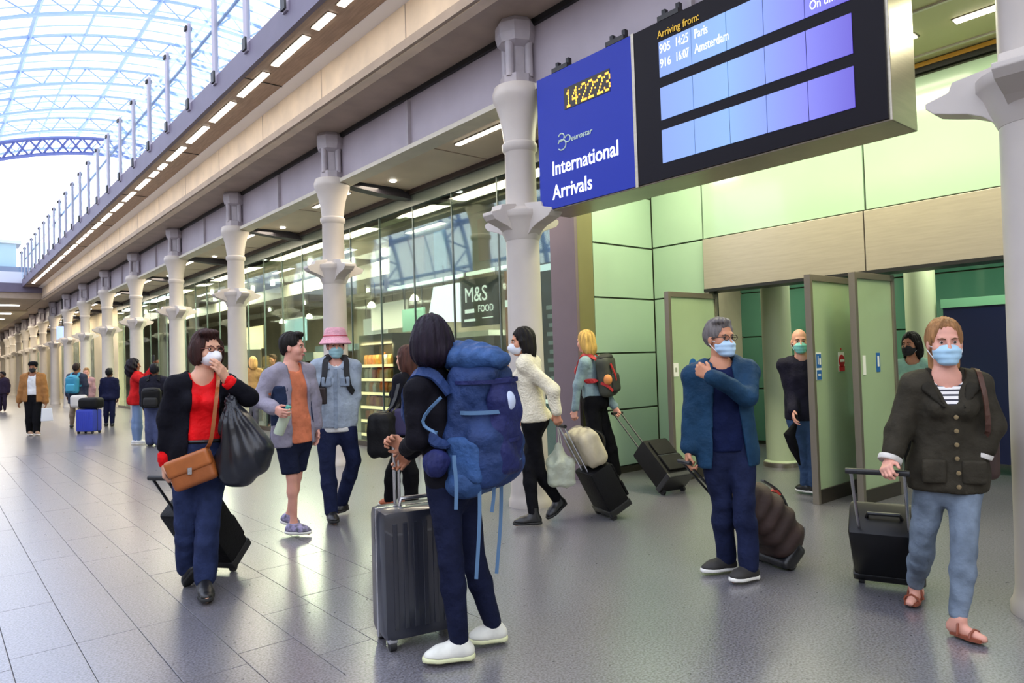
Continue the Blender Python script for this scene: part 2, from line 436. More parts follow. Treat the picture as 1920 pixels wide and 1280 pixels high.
sec = MB().tube([(x, 0, z) for x, z in fine], .07, 4).mesh('glazing_bar', m_pur)
for k in range(NR):
    o = link('roof_rib', rib_m, roof); o.location = (0, RY0+k*RDY, 0)
    for q in (1, 2, 3):
        if k < NR-1: o = link('glazing_bar', sec, roof); o.location = (0, RY0+(k+q/4)*RDY, 0)
RY1 = RY0+(NR-1)*RDY
for i in range(1, NS):
    MB().tube([(vx[i], RY0, vz(vx[i])), (vx[i], RY1, vz(vx[i]))], .12 if i % 2 else .2, 4).build('purlin', m_pur, roof)
for i in range(1, 22):      # panes over the part of the roof in view; one strip shared by all bays
    a, b = (vx[i], vz(vx[i])), (vx[i+1], vz(vx[i+1]))
    pm = MB().add([(a[0], 0, a[1]+.1), (b[0], 0, b[1]+.1), (b[0], RDY, b[1]+.1), (a[0], RDY, a[1]+.1)], [(0, 1, 2, 3)]).mesh('roof_pane', m_pane)
    for k in range(NR-1):
        o = link('roof_pane', pm, roof); o.location = (0, RY0+k*RDY, 0)
# end screen truss
tr = MB(); Yt = RY1-4
lo = [(x, vz(x)-3.2) for x, z in fine[6:-6]]; hi = [(x, vz(x)-1.2) for x, z in fine[6:-6]]
tr.tube([(x, Yt, z) for x, z in lo], .22, 4); tr.tube([(x, Yt, z) for x, z in hi], .22, 4)
for i in range(0, len(lo)-1):
    tr.tube([(*lo[i][:1], Yt, lo[i][1]), (hi[i+1][0], Yt, hi[i+1][1])], .12, 4, False); tr.tube([(hi[i][0], Yt, hi[i][1]), (lo[i+1][0], Yt, lo[i+1][1])], .12, 4, False)
tr.build('end_truss', mat('truss_blue', '4e5a92', .6), roof)
# ================================================================== ARRIVALS ALCOVE
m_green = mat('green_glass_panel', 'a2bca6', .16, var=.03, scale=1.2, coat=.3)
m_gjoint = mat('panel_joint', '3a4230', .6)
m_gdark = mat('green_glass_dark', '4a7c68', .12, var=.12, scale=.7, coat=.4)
m_mauve = mat('mauve_post', '6f6168', .5, var=.05, scale=2)
m_olive = mat('olive_return', '736f4a', .45, var=.06, scale=2)
RY = 5.72
post = thing('corner_post', 'tall mauve square post with olive side at the alcove corner', 'post', (5.78, RY, 0)); 
MB().box(0, .05, 0, .42, 0, 4.10).build('front_face', m_mauve, post, bevel=.004)
MB().box(.04, .30, .0, .05, 0, 4.10).build('side_face', m_olive, post, bevel=.004)
MB().box(.05, .295, .05, .26, 0, 4.10).build('core', m_olive, post)
wr = struct('wall_reveal', MB().box(6.085, 7.40, RY+.02, RY+.40, 0, 4.15), m_gjoint)
zs = [.08, .77, 1.46, 2.135, 2.79, 3.44, 4.08]
for a, b in zip(zs[:-1], zs[1:]):
    MB().box(6.085, 7.19, RY, RY+.03, a+.010, b-.010).build('panel', m_green, wr, bevel=.004)
MB().box(6.085, 7.20, RY-.012, RY+.03, 0, .075).build('skirting', m_steel_d, wr)
XD = 7.2
m_steelp = mat('satin_steel_panel', 'aea498', .34, metal=.35, var=.05, scale=4, stretch=(1, 1, 14))
wd = struct('wall_arrivals', MB().box(XD+.03, XD+.25, -3.0, RY+.1, 2.19, 4.15).box(XD+.03, XD+.25, 4.93, RY+.1, 0, 2.19), m_gjoint)
def pan(y0, y1, z0, z1, m=m_green):
    MB().box(XD, XD+.035, y0+.009, y1-.009, z0+.009, z1-.009).build('panel', m, wd, bevel=.004)
for y0, y1 in ((4.95, RY), (3.04, 4.95), (1.13, 3.04), (-.8, 1.13), (-3, -.8)):
    pan(y0, y1, 2.80, 3.98)
pan(4.95, RY, 2.14, 2.80); pan(4.95, RY, .06, 2.14)
for y0, y1 in ((3.04, 4.93), (1.13, 3.04), (-.8, 1.13), (-3, -.8)):
    MB().box(XD-.05, XD+.03, y0+.006, y1-.006, 2.19, 2.79).build('steel_panel', m_steelp, wd, bevel=.004)
MB().box(XD-.05, XD+.25, -3, 4.93, 2.16, 2.195).build('lintel', m_black, wd)
MB().box(XD-.02, XD+.03, -3, RY, 4.0, 4.05).build('top_shadow_gap', m_black, wd)
MB().box(XD-.03, XD+.03, -3, RY, 4.05, 4.09).build('amber_strip', mat('amber_strip', 'd9a441', .4), wd)
ca = struct('ceiling_alcove', MB().box(4.74, 7.5, -3.0, 6.0, 4.10, 4.16), mat('alcove_ceiling', 'b9b184', .5))
for x in (5.55, 6.05, 7.0):
    MB().box(x, x+.03, -3, 6.0, 4.085, 4.102).build('ceiling_strip', m_flange, ca)
wl = lamp_box(1.35, .09)
for y_ in (4.6, 2.95, 1.3, -.35):
    t = put_lamp(wl, (6.52, y_, 4.09), 'bright strip lamp in the alcove ceiling above the arrivals doors', 'strip lamps in the alcove ceiling', 'ceiling_lamp')
ALC = (1.0, .98, .66)
for y_ in (4.3, 1.9):
    area('alcove_lamp_light', (6.15, y_, 4.06), .5, 2.2, 82, ALC)
struct('wall_side', MB().box(4.9, 7.4, -3.2, -3.0, 0, 4.15), m_green)
# --- doors ---------------------------------------------------------
m_leaf = mat('door_glass_frosted', 'a4b894', .25, var=.05, scale=1.5, coat=.3)
m_leafclear = glassmat('door_glass_clear', 'bfe0b4', .05)
m_doorframe = mat('door_frame_bronze', '8c8478', .36, metal=.6)
def leaf(yc, x0, x1, label, rot=0, clear=False):
    t = thing('door_leaf', label, 'door', (x1, yc, 0), rot)
    w = x1-x0
    MB().box(-w, -w+.046, -.03, .03, .0, 2.13).build('stile', m_doorframe, t, bevel=.004)
    MB().box(-.046, 0, -.03, .03, .0, 2.13).build('stile', m_doorframe, t, bevel=.004)
    MB().box(-w+.046, -.046, -.03, .03, 2.07, 2.13).build('top_rail', m_doorframe, t, bevel=.004)
    MB().box(-w+.046, -.046, -.03, .03, .0, .13).build('bottom_rail', m_steel_d, t, bevel=.004)
    MB().box(-w+.046, -.046, -.012, .012, .13, 2.07).build('glass_panel', m_leafclear if clear else m_leaf, t)
    return t
d1 = leaf(4.86, 6.33, 7.28, 'open frosted green door leaf behind the grey haired man in blue')
d2 = leaf(3.20, 6.27, 7.24, 'open frosted green door leaf with the red round sticker')
d3 = leaf(2.85, 6.50, 7.26, 'open pale green door leaf with the small blue notice', rot=-.06)
d4 = leaf(1.20, 6.40, 7.26, 'open frosted green door leaf behind the thick white column')
m_blue_st = mat('sticker_blue', '2563a8', .5); m_red_st = mat('sticker_red', 'c8202c', .5); m_white_st = mat('sticker_white', 'f0f0ea', .5)
def sticker(t, x, z, w, h, m, mark=None, rnd=False):
    s = MB()
    if rnd:
        n = 20; v = [(x+w/2*math.cos(2*math.pi*i/n), -.0165, z+h/2*math.sin(2*math.pi*i/n)) for i in range(n)]
        v2 = [(a, -.0125, c) for a, b, c in v]
        s.add(v+v2, [tuple(range(n)), tuple(range(n, 2*n))[::-1]]+[(i, (i+1) % n, n+(i+1) % n, n+i) for i in range(n)])
    else: s.box(x-w/2, x+w/2, -.0165, -.0125, z-h/2, z+h/2)
    o = s.build('sticker', m, t)
    if mark: mark(o, x, z)
    return o
def bar(o, x, z, w, h, m, dz=0, dx=0): MB().box(x+dx-w/2, x+dx+w/2, -.0185, -.016, z+dz-h/2, z+dz+h/2).build('sticker_mark', m, o)
def k_red(o, x, z): bar(o, x, z, .075, .022, m_white_st)
def k_blue(o, x, z): bar(o, x, z, .012, .075, m_white_st, 0, -.012); bar(o, x, z, .03, .05, m_white_st, -.01, .02)
def k_blue2(o, x, z): bar(o, x, z, .05, .012, m_white_st)
bk = sticker(d2, -.84, 1.27, .10, .26, m_white_st)
for (z, h) in ((1.32, .13), (1.19, .09)):
    o = MB().box(-.84-.045, -.84+.045, -.0185, -.016, z-h/2, z+h/2).build('sticker_field', m_blue_st, bk)
for (dx, z, w, h) in ((-.015, 1.33, .012, .08), (.02, 1.315, .028, .06), (0, 1.19, .05, .016)):
    MB().box(-.84+dx-w/2, -.84+dx+w/2, -.0205, -.018, z-h/2, z+h/2).build('sticker_mark', m_white_st, bk)
wb = sticker(d2, -.38, 1.30, .12, .19, m_white_st)
o = sticker(d2, -.38, 1.31, .12, .12, m_red_st, None, True); o.location = (0, -.004, 0); MB().box(-.42, -.34, -.0225, -.020, 1.30, 1.325).build('sticker_mark', m_white_st, o)
sticker(d2, -.38, 1.235, .11, .05, m_red_st).location = (0, -.004, 0); sticker(d2, -.38, 1.425, .02, .02, m_red_st)
sticker(d3, -.62, 1.27, .05, .18, m_white_st)
o = sticker(d3, -.36, 1.29, .07, .18, m_blue_st); bar(o, -.36, 1.29, .03, .10, m_white_st, .01)
o = sticker(d1, -.84, 1.25, .09, .15, m_white_st); bar(o, -.84, 1.25, .03, .05, mat('sticker_grey', '9aa08c', .5))
o = sticker(d1, -.52, 1.30, .14, .14, m_blue_st, None, True); MB().box(-.555, -.50, -.0185, -.016, 1.28, 1.32).build('sticker_mark', m_red_st, o)
# door closers and frames at the wall
for y_ in (4.90, 3.02, 1.16):
    MB().box(XD-.04, XD+.06, y_-.035, y_+.035, 0, 2.17).build('door_jamb', m_doorframe, wd, bevel=.004)
# --- corridor behind the doors --------------------------------------
wbk = struct('wall_corridor', MB().box(9.9, 10.1, -4, 9, 0, 2.75), m_gjoint)
for i in range(6):
    for a, b in ((.05, .86), (.86, 1.66), (1.66, 2.35), (2.35, 2.75)):
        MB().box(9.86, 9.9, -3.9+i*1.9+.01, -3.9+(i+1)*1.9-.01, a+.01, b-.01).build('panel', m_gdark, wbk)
struct('ceiling_corridor', MB().box(7.46, 10.1, -4, 9, 2.72, 2.80), mat('corridor_ceiling', '8fae94', .4))
ws = struct('wall_corridor_end', MB().box(7.46, 10.0, 6.6, 6.7, 0, 2.75), m_gjoint)
for a, b in ((.05, .86), (.86, 1.66), (1.66, 2.35), (2.35, 2.72)):
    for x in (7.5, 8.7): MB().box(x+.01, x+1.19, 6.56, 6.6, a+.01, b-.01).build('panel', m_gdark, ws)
ic = thing('corridor_column', 'pale round column inside the green corridor behind the doors', 'column', (8.15, 4.58, 0))
MB().lathe([(.205, 0), (.205, .06), (.175, .08), (.172, 2.72)], 28).build('shaft', mat('corridor_col', 'c6d2b0', .35), ic, smooth=True)
MB().lathe([(.215, 0), (.215, .05), (.2, .06)], 28).build('base', m_steel, ic, smooth=True)
ic2 = thing('corridor_column', 'pale round column in the corridor behind the woman with black mask', 'column', (9.0, 3.22, 0))
MB().lathe([(.2, 0), (.2, .06), (.165, .08), (.162, 2.72)], 28).build('shaft', mat('corridor_col', 'c6d2b0', .35), ic2, smooth=True)
for (x, y_) in ((8.9, 5.3), (8.9, 3.4), (8.6, 1.4)):
    put_lamp(wl, (x, y_, 2.71), 'bright strip lamp in the green corridor ceiling', 'strip lamps in the corridor ceiling', 'ceiling_lamp')
for y_ in (4.8, 2.0):
    area('corridor_lamp_light', (8.7, y_, 2.69), .5, 2.0, 26, (.94, 1.0, .78))
scn = thing('corridor_screen', 'dark navy screen panel standing in the corridor behind the blonde woman', 'screen', (9.0, 2.35, 0))
MB().box(-.04, .04, -.62, .62, .12, 1.86).build('screen_face', mat('navy_panel', '16204a', .4), scn)
MB().box(-.05, .05, -.64, .64, 1.86, 1.96).build('top_strip', mat('mint_strip', '8fd0a8', .4), scn)
for s_ in (-.5, .5): MB().box(-.2, .2, s_-.05, s_+.05, 0, .12).build('foot', m_black, scn)
# ================================================================== ARRIVALS BOARD
m_case = mat('board_casing', 'a79f8e', .3, metal=.75, var=.06, scale=5, stretch=(1, 1, 10))
m_bblue = mat('board_blue', '1b31a4', .4, emit=.03, spec=.25)
m_scr = mat('screen_black', '0d0812', .4, spec=.15)
m_wtext = emis('board_text_white', 'e6ecff', 1.0)
m_amber = emis('led_amber', 'ffb03a', 2.2)
BX, BX1, BY0, BY1, BZ0, BZ1 = 4.44, 4.84, 1.70, 4.84, 2.79, 4.055
bd = thing('arrivals_board', 'large blue and black arrivals information board hanging from the beam', 'sign', (0, 0, 0))
MB().box(BX+.02, BX1, BY0, BY1, BZ0, BZ1).build('casing', m_case, bd, bevel=.006)
MB().box(BX+.004, BX+.03, 3.675, BY1-.01, BZ0+.012, BZ1-.005).build('blue_panel', m_bblue, bd)
MB().box(BX+.0, BX+.03, 3.645, 3.675, BZ0, BZ1).build('divider', m_case, bd)
scr = MB().box(BX+.004, BX+.03, BY0+.02, 3.645, BZ0+.012, BZ1-.005).build('display', m_scr, bd)
def screen_mat():
    m = bpy.data.materials.new('screen_cell'); m.use_nodes = True; nt = m.node_tree; L = nt.links.new; b = nt.nodes['Principled BSDF']
    geo = nt.nodes.new('ShaderNodeNewGeometry'); sp = nt.nodes.new('ShaderNodeSeparateXYZ'); L(geo.outputs['Position'], sp.inputs[0])
    mr = nt.nodes.new('ShaderNodeMapRange'); mr.inputs[1].default_value = 3.4; mr.inputs[2].default_value = 1.9; L(sp.outputs['Y'], mr.inputs[0])
    rp = nt.nodes.new('ShaderNodeValToRGB'); L(mr.outputs[0], rp.inputs[0])
    e = rp.color_ramp.elements; e[0].position = 0; e[0].color = (*lin('7f9fe8'), 1); e[1].position = 1; e[1].color = (*lin('5a48c8'), 1)
    q = e.new(.4); q.color = (*lin('86b4f6'), 1); q = e.new(.78); q.color = (*lin('7d7fec'), 1)
    L(rp.outputs[0], b.inputs['Emission Color']); b.inputs['Emission Strength'].default_value = .95
    b.inputs['Base Color'].default_value = (.05, .05, .1, 1); b.inputs['Roughness'].default_value = .2
    return m
m_cell = screen_mat()
ysc = [3.395, 3.09, 2.79, 2.50, 2.205, 1.905]
for z0, z1 in ((3.605, 3.885), (3.265, 3.52), (2.925, 3.185)):
    for a, b in zip(ysc[:-1], ysc[1:]):
        MB().box(BX-.002, BX+.01, b+.003, a-.003, z0, z1).build('screen_cell', m_cell, scr)
XT = BX-.004
text_on_front('International', BX+.0005, 4.655, 3.105, .185, m_wtext, bd, sx=.86, offset=.002)
text_on_front('Arrivals', BX+.0005, 4.655, 2.885, .185, m_wtext, bd, sx=.86, offset=.002)
m_logo = emis('logo_grey', '9fb0a8', .55)
lg = MB()
for k, (yo, zo, s_) in enumerate(((4.52, 3.43, .055), (4.515, 3.36, .075), (4.44, 3.40, .05))):
    lg.tube([(BX+.001, yo+s_*math.cos(a)*.7, zo+s_*math.sin(a)*.62) for a in np.linspace(.4, 5.6, 18)], .006, 5)
lg.build('logo_swirl', m_logo, bd)
text_on_front('eurostar', BX+.0005, 4.40, 3.365, .075, m_logo, bd, name='logo_lettering', shear=.25)
led = MB().box(BX+.0, BX+.006, 3.915, 4.465, 3.665, 3.86).build('clock_panel', mat('led_black', '181008', .4), bd)
FONT5 = {'3': '01110 10001 00001 00110 00001 10001 01110', '1': '00100 01100 00100 00100 00100 00100 01110', '4': '00010 00110 01010 10010 11111 00010 00010', '0': '01110 10001 10001 10001 10001 10001 01110', '8': '01110 10001 10001 01110 10001 10001 01110', '5': '11111 10000 11110 00001 00001 10001 01110', '2': '01110 10001 00001 00010 00100 01000 11111', '7': '11111 00001 00010 00100 00100 00100 00100'}
y_ = 4.445
lm = MB()
for ch in '14:22:23':
    if ch == ':':
        for z in (3.74, 3.79): lm.box(BX-.003, BX+.002, y_-.012, y_, z, z+.013)
        y_ -= .026; continue
    for rr, row in enumerate(FONT5[ch].split()):
        for cc, bit in enumerate(row):
            if bit == '1': lm.box(BX-.003, BX+.002, y_-cc*.0142-.0115, y_-cc*.0142, 3.835-rr*.0235-.018, 3.835-rr*.0235)
    y_ -= .083
tag(lm.build('clock_digits', m_amber, led), kind='stuff')
m_atext = emis('text_amber_dim', 'b8942e', .7)
text_on_front('Arriving from:', XT, 3.40, 3.915, .085, m_atext, scr, sx=.8)
for z_, row in ((3.79, ('905', '14:25', 'Paris')), (3.675, ('916', '16:07', 'Amsterdam'))):
    for y_, w_ in zip((3.385, 3.235, 3.06), row): text_on_front(w_, XT, y_, z_, .10, m_wtext, scr, sx=.72 if len(w_) < 4 else (.56 if w_[0] == '1' else .62))
text_on_front('On time', XT, 2.17, 3.64, .085, m_wtext, scr, sx=.7)
hg = MB().box(-.06, .06, -.10, .10, 4.05, 4.09).box(-.02, .02, -.085, -.05, 4.05, 4.15).box(-.02, .02, .05, .085, 4.05, 4.15).mesh('hanger', m_black)
for y_ in (4.52, 3.85, 3.30, 2.5, 1.95):
    o = link('hanger', hg, bd); o.location = (4.50, y_, 0)
MB().box(4.52, 4.70, 1.9, 4.7, 4.05, 4.075).build('hanger_rail', m_olive, bd)
# ================================================================== SHOPS BEHIND THE GLASS
SG = 5.84
m_sglass = glassmat('shop_glass', 'dce8e0', .02, .03)
m_mull = mat('mullion_dark', '6a7572', .4, metal=.4)
m_frit = mat('glass_fascia', '6f7a72', .3, var=.1, scale=1)
win = struct('window_1', MB().box(SG-.03, SG+.05, 6.14, 31.6, 3.86, 4.09), m_frit)
MB().box(SG-.03, SG+.05, 6.14, 31.6, 0, .09).build('sill', m_steel_d, win)
pane_me = MB().box(-.006, .006, .012, 1.046, .09, 3.86).mesh('pane', m_sglass)
mul_me = MB().box(-.008, .02, -.009, .009, .09, 3.86).mesh('mullion', m_mull)
for k in range(24):
    o = link('pane', pane_me, win); o.location = (SG, 6.14+k*1.058, 0)
    o = link('mullion', mul_me, win); o.location = (SG, 6.14+k*1.058, 0)
m_bulk = mat('shop_bulkhead', '5a605e', .4, var=.25, scale=1.3, col2='6e6a60')
m_shopwall = mat('shop_wall', 'b0a690', .5, var=.2, scale=1.2)
struct('wall_shop_back', MB().box(11.6, 11.9, 6.1, YE, 0, 5.6), m_shopwall)
struct('ceiling_shop', MB().box(5.92, 11.7, 6.1, YE, 3.72, 3.80), mat('shop_ceiling', 'a0947f', .5, var=.2, scale=1.5))
struct('wall_shop_end', MB().box(6.09, 11.6, 6.125, 6.14, 0, 3.8), m_shopwall)
wsf = struct('wall_shopfront_far', MB().box(5.84, 6.1, 31.6, YE, 0, 4.1), mat('far_shop_cream', 'd8cba8', .6, var=.12, scale=.7))
fw = MB().box(5.81, 5.86, -.8, .8, .3, 3.0).mesh('far_window', mat('far_window_glass', '7d8c7c', .2, var=.3, scale=2))
for k in range(9):
    o = link('far_window', fw, wsf); o.location = (0, 33.5+k*4.16, 0)
bh = struct('trim_bulkhead', MB().box(6.55, 6.8, 6.2, 11.3, 2.80, 3.72), m_bulk)
for k, (y_, w, c) in enumerate(((6.9, .5, '3a3f3e'), (8.1, .9, '7d5a4a'), (9.6, .35, '7fa6c4'), (10.5, .8, '8a6a55'), (7.5, .12, '8fb2c6'))):
    MB().box(6.53, 6.56, y_-w/2, y_+w/2, 2.95, 3.60).build('bulkhead_panel', mat('bulk_panel_%d' % k, c, .3, var=.1), bh)
MB().box(6.50, 6.56, 6.2, 11.3, 2.76, 2.81).build('lit_edge', emis('shop_edge_light', 'f2ffe8', 1.4), bh)
# hanging brand panel
ms = thing('shop_sign', 'black food shop sign panel with white lettering behind the glass', 'sign', (6.44, 8.46, 0))
MB().box(0, .05, -.47, .47, 1.95, 2.68).build('sign_panel', mat('sign_black', '1d2024', .4), ms)
m_sw = emis('sign_white', 'f4f4ee', 1.3)
text_on_front('M&S', -.004, .36, 2.33, .33, m_sw, ms, sx=.95)
text_on_front('FOOD', -.004, .02, 2.16, .15, m_sw, ms, sx=.9)
MB().box(-.004, 0, .12, .36, 2.16, 2.22).build('sign_line', m_sw, ms)
MB().box(-.004, 0, -.34, -.08, 2.06, 2.075).build('sign_line', m_sw, ms)
MB().box(-.004, 0, .10, .38, 2.03, 2.07).build('sign_line', m_sw, ms)
MB().box(.02, .115, -.41, -.39, 2.6, 2.9).build('hanger', m_black, ms); MB().box(.02, .115, .39, .41, 2.6, 2.9).build('hanger', m_black, ms)
lb = thing('light_box', 'glowing white light box hanging beside the black shop sign', 'light box', (6.42, 9.42, 0))
MB().prism([(-.46, 2.66), (.24, 2.66), (.44, 2.10), (-.46, 2.04)], 'x', 0, .08).build('lit_face', emis('lightbox_white', 'fbfbff', 2.0), lb)
MB().box(.08, .12, -.44, .42, 2.06, 2.66).build('box_back', m_mull, lb); MB().box(.03, .05, -.01, .01, 2.66, 3.0).build('hanger', m_black, lb)
po = thing('poster', 'tall orange and pink food poster hanging behind the shop glass', 'poster', (6.40, 7.42, 0))
def poster_mat():
    m = bpy.data.materials.new('poster_print'); m.use_nodes = True; nt = m.node_tree; L = nt.links.new; b = nt.nodes['Principled BSDF']
    geo = nt.nodes.new('ShaderNodeNewGeometry'); n = nt.nodes.new('ShaderNodeTexNoise'); n.inputs['Scale'].default_value = 2.6; L(geo.outputs['Position'], n.inputs['Vector'])
    r = nt.nodes.new('ShaderNodeValToRGB'); e = r.color_ramp.elements; e[0].position = .3; e[0].color = (*lin('6b3a2c'), 1); e[1].position = .72; e[1].color = (*lin('e0866a'), 1)
    q = e.new(.5); q.color = (*lin('c27a4a'), 1); q = e.new(.6); q.color = (*lin('c9708a'), 1)
    L(n.outputs['Fac'], r.inputs[0]); L(r.outputs[0], b.inputs['Base Color']); L(r.outputs[0], b.inputs['Emission Color']); b.inputs['Emission Strength'].default_value = .35; b.inputs['Roughness'].default_value = .3
    return m
MB().box(0, .03, -.36, .36, 1.30, 2.70).build('print', poster_mat(), po); MB().box(-.003, 0, -.36, .36, 2.18, 2.28).build('white_band', m_sw, po)
MB().box(0, .03, -.38, .38, 2.70, 2.74).build('top_rail', m_steel_d, po)
MB().box(.01, .02, -.01, .01, 2.74, 3.0).build('hanger', m_black, po)
MB().box(0, .03, -.3, -.26, 0, 1.30).build('leg', m_steel_d, po); MB().box(0, .03, .26, .3, 0, 1.30).build('leg', m_steel_d, po)
dp = thing('notice_panel', 'dark blue notice panel with a column of small white lettering', 'sign', (5.93, 6.33, 0))
MB().box(0, .03, -.17, .22, 0.9, 3.3).build('panel', mat('notice_dark', '20293c', .3, var=.4, scale=3, col2='3a4a66'), dp)
MB().box(0, .03, -.17, .22, 0, .88).build('lower_panel', mat('notice_teal', '5d7f78', .4), dp)
MB().box(-.004, 0, -.17, .22, .86, .91).build('white_edge', m_sw, dp)
for k in range(9):
    MB().box(-.004, 0, -.06-.02*(k % 2), .03+.02*(k % 3), 1.15+k*.11, 1.20+k*.11).build('lettering_line', mat('notice_text', 'c9d0d8', .5), dp)
MB().box(-.005, 0, -.15, .2, 2.52, 2.60).build('lit_band', emis('notice_lit', 'e8f4ff', 1.2), dp)
# shelving units with goods -----------------------------------------------
m_shelf = mat('shelf_board', 'b9a070', .5); m_shback = mat('shelf_back', '6a5a44', .6); m_shside = mat('shelf_side', '3e3a36', .5)
GOODS = ['e08a3a', 'd8b060', 'f0e0b8', 'c8502e', 'efe9da', 'e8a050', '9a5a30', 'd8d8d0', '7a9a4a', 'c83a3a', 'e6c23a', '6a8ab0']
pk_me = {}
def packet_mesh(kind, c):
    if (kind, c) not in pk_me:
        m = mat('pack_'+c, c, .45, var=.15, scale=30)
        if kind == 0: b_ = MB().prism([(-.05, 0), (.05, 0), (.055, .10), (.03, .17), (-.03, .17), (-.055, .10)], 'y', -.055, .055)
        elif kind == 1: b_ = MB().lathe([(.04, 0), (.045, .01), (.045, .12), (.03, .15), (.017, .17), (.017, .21)], 10)
        else: b_ = MB().prism([(-.06, 0), (.06, 0), (.06, .13), (.05, .15), (-.05, .15), (-.06, .13)], 'y', -.062, .062)
        pk_me[(kind, c)] = b_.mesh(('bread_pack', 'bottle', 'food_box')[kind], m, bevel=.004)
    return pk_me[(kind, c)]
PKL = [('bread_pack', 'packet'), ('bottle', 'bottle'), ('food_box', 'box')]
def shelf_unit(x, y, w, h, label, gname, warm=True, n=4, hdr='3e3a36', fill=True):
    t = thing('shelf_unit', label, 'shelf', (x, y, 0), 0)
    MB().box(.20, .23, -w/2, w/2, 0, h).build('back_panel', m_shback, t)
    for s_ in (-1, 1): MB().box(-.2, .2, s_*w/2-.015, s_*w/2+.015, 0, h).build('side_panel', m_shside, t)
    MB().box(-.21, .22, -w/2, w/2, h-.02, h+.16).build('header', mat('hdr_'+hdr, hdr, .5), t)
    for k in range(n):
        z = .18+k*(h-.3)/n
        MB().box(-.2, .2, -w/2+.015, w/2-.015, z-.03, z).build('shelf_board', m_shelf, t)
        MB().box(-.21, -.2, -w/2+.015, w/2-.015, z-.05, z).build('added_glow_strip', emis('added_shelf_glow', 'ffe2ac', 2.0), t)  # glowing edge added to bring more light to the goods
        if fill:
            q = int(w/.14)
            for i in range(q):
                kd = random.choice((0, 0, 2, 1)); c = random.choice(GOODS[:6] if warm else GOODS)
                o = link(PKL[kd][0], packet_mesh(kd, c)); o.location = (x-.08+random.uniform(-.02, .02), y-w/2+.09+i*(w-.18)/(q-1), z)
                tag(o, ('wrapped loaf on ', 'bottle on ', 'box of food on ')[kd]+gname, PKL[kd][1], 'goods on '+gname)
    return t
shelf_unit(6.25, 10.98, 1.2, 1.78, 'warm lit bread shelf just inside the shop glass', 'the warm bread shelf', True, 6)
shelf_unit(6.42, 8.55, 1.3, 1.62, 'dark shelf unit below the black shop sign', 'the shelf below the black sign', False, 4)
shelf_unit(6.45, 14.9, 1.8, 1.55, 'low shelf unit inside the glass behind the man in orange shirt', 'the low shelf behind the orange shirt', False, 4, 'd9d6cc')
shelf_unit(9.2, 12.6, 2.2, 1.9, 'tall shelf unit deep inside the food shop', 'the tall shelf deep in the shop', False, 5, 'c9cfc4')
shelf_unit(8.6, 17.5, 2.4, 1.8, 'wide shelf unit inside the shop beyond the bread shelf', 'the wide shelf beyond the bread', True, 4, '8aa0a8')
shelf_unit(6.6, 19.5, 1.8, 1.9, 'shelf unit inside the glass behind the woman in red blouse', 'the shelf behind the red blouse', False, 4, 'dcd8c8')
o = area('shelf_lamp_light', (5.98, 10.98, 1.75), .1, 1.1, 14, (1.0, .74, .42), (0, math.radians(-62), 0))
# shop ceiling lamps and pendants
slamp = lamp_box(1.1, .10)
for i, x in enumerate((6.5, 7.9, 9.4)):
    for k in range(7):
        put_lamp(slamp, (x, 10.0+k*3.1+i*.9, 3.70), 'lit strip lamp on the dark shop ceiling behind the glass', 'strip lamps on the shop ceiling', 'shop_lamp')
sph = MB().lathe([(.02, .12), (.06, .09), (.09, .02), (.085, 0), (.03, -.01)], 14).mesh('pendant_lamp', emis('pendant_glow', 'fff2d8', 6), smooth=True)
cord = MB().box(-.004, .004, -.004, .004, .1, 1.2).mesh('cord', m_black)
for k, (x, y_) in enumerate(((7.2, 11.5), (7.2, 13.2), (7.4, 15.0), (7.4, 16.8), (7.5, 18.8), (8.3, 10.4), (8.3, 14.2))):
    o = link('pendant_lamp', sph); o.location = (x, y_, 2.62); tag(o, 'round glowing pendant lamp hanging inside the shop', 'lamp', 'pendant lamps in the shop'); link('cord', cord, o)
for k, (y_, p) in enumerate(((7.6, 190), (11.5, 420), (16.0, 480), (22, 480), (28, 480))):
    area('shop_lamp_light', (6.88, y_, 3.60), .5, 3.0, p, (1.0, .88, .70))
for y_ in (10.5, 16.5, 22.5):
    area('shop_lamp_light', (9.6, y_, 3.0), 1.0, 3.0, 240, (1.0, .90, .74))
spm = MB().lathe([(.05, -.03), (.055, 0), (.05, .10), (.02, .12)], 12).mesh('spot_lamp', emis('spot_glow', 'fff6e4', 10), smooth=True)
rs = random.Random(5)
for k in range(40):
    o = link('spot_lamp', spm); o.location = (rs.choice((6.3, 7.0, 8.1, 9.0, 10.2)), 10+rs.random()*20, 3.60); tag(o, 'small round spot lamp on the shop ceiling', 'lamp', 'spot lamps on the shop ceiling')
for k, (x, y_, w, z0, z1, c, lab) in enumerate(((8.0, 13.9, 1.6, 2.2, 2.8, 'e8e4da', 'added glowing white panel above the food shelves'), (7.6, 18.2, 1.4, 2.1, 2.7, '8fb4c4', 'added glowing pale blue panel inside the shop'), (7.8, 22.0, 1.8, 2.0, 2.7, 'e8d8b0', 'added glowing cream panel far inside the shop'),
        (8.8, 16.0, 1.2, 2.0, 2.6, 'f0efe8', 'added glowing bright white panel deep inside the shop'), (7.4, 11.9, .8, 2.05, 2.5, '6f9a8a', 'added glowing green panel near the bread shelf'))):
    t = thing('added_glow_panel', lab, 'sign', (x, y_, 0)); MB().box(0, .04, -w/2, w/2, z0, z1).build('panel', mat('glow_panel_%d' % k, c, .5, emit=.35), t)  # generic glowing panels added to brighten and fill the shop
    for s_ in (-.4, .4): MB().box(.01, .03, s_*w-.01, s_*w+.01, z1, 3.73).build('hanger', m_black, t)
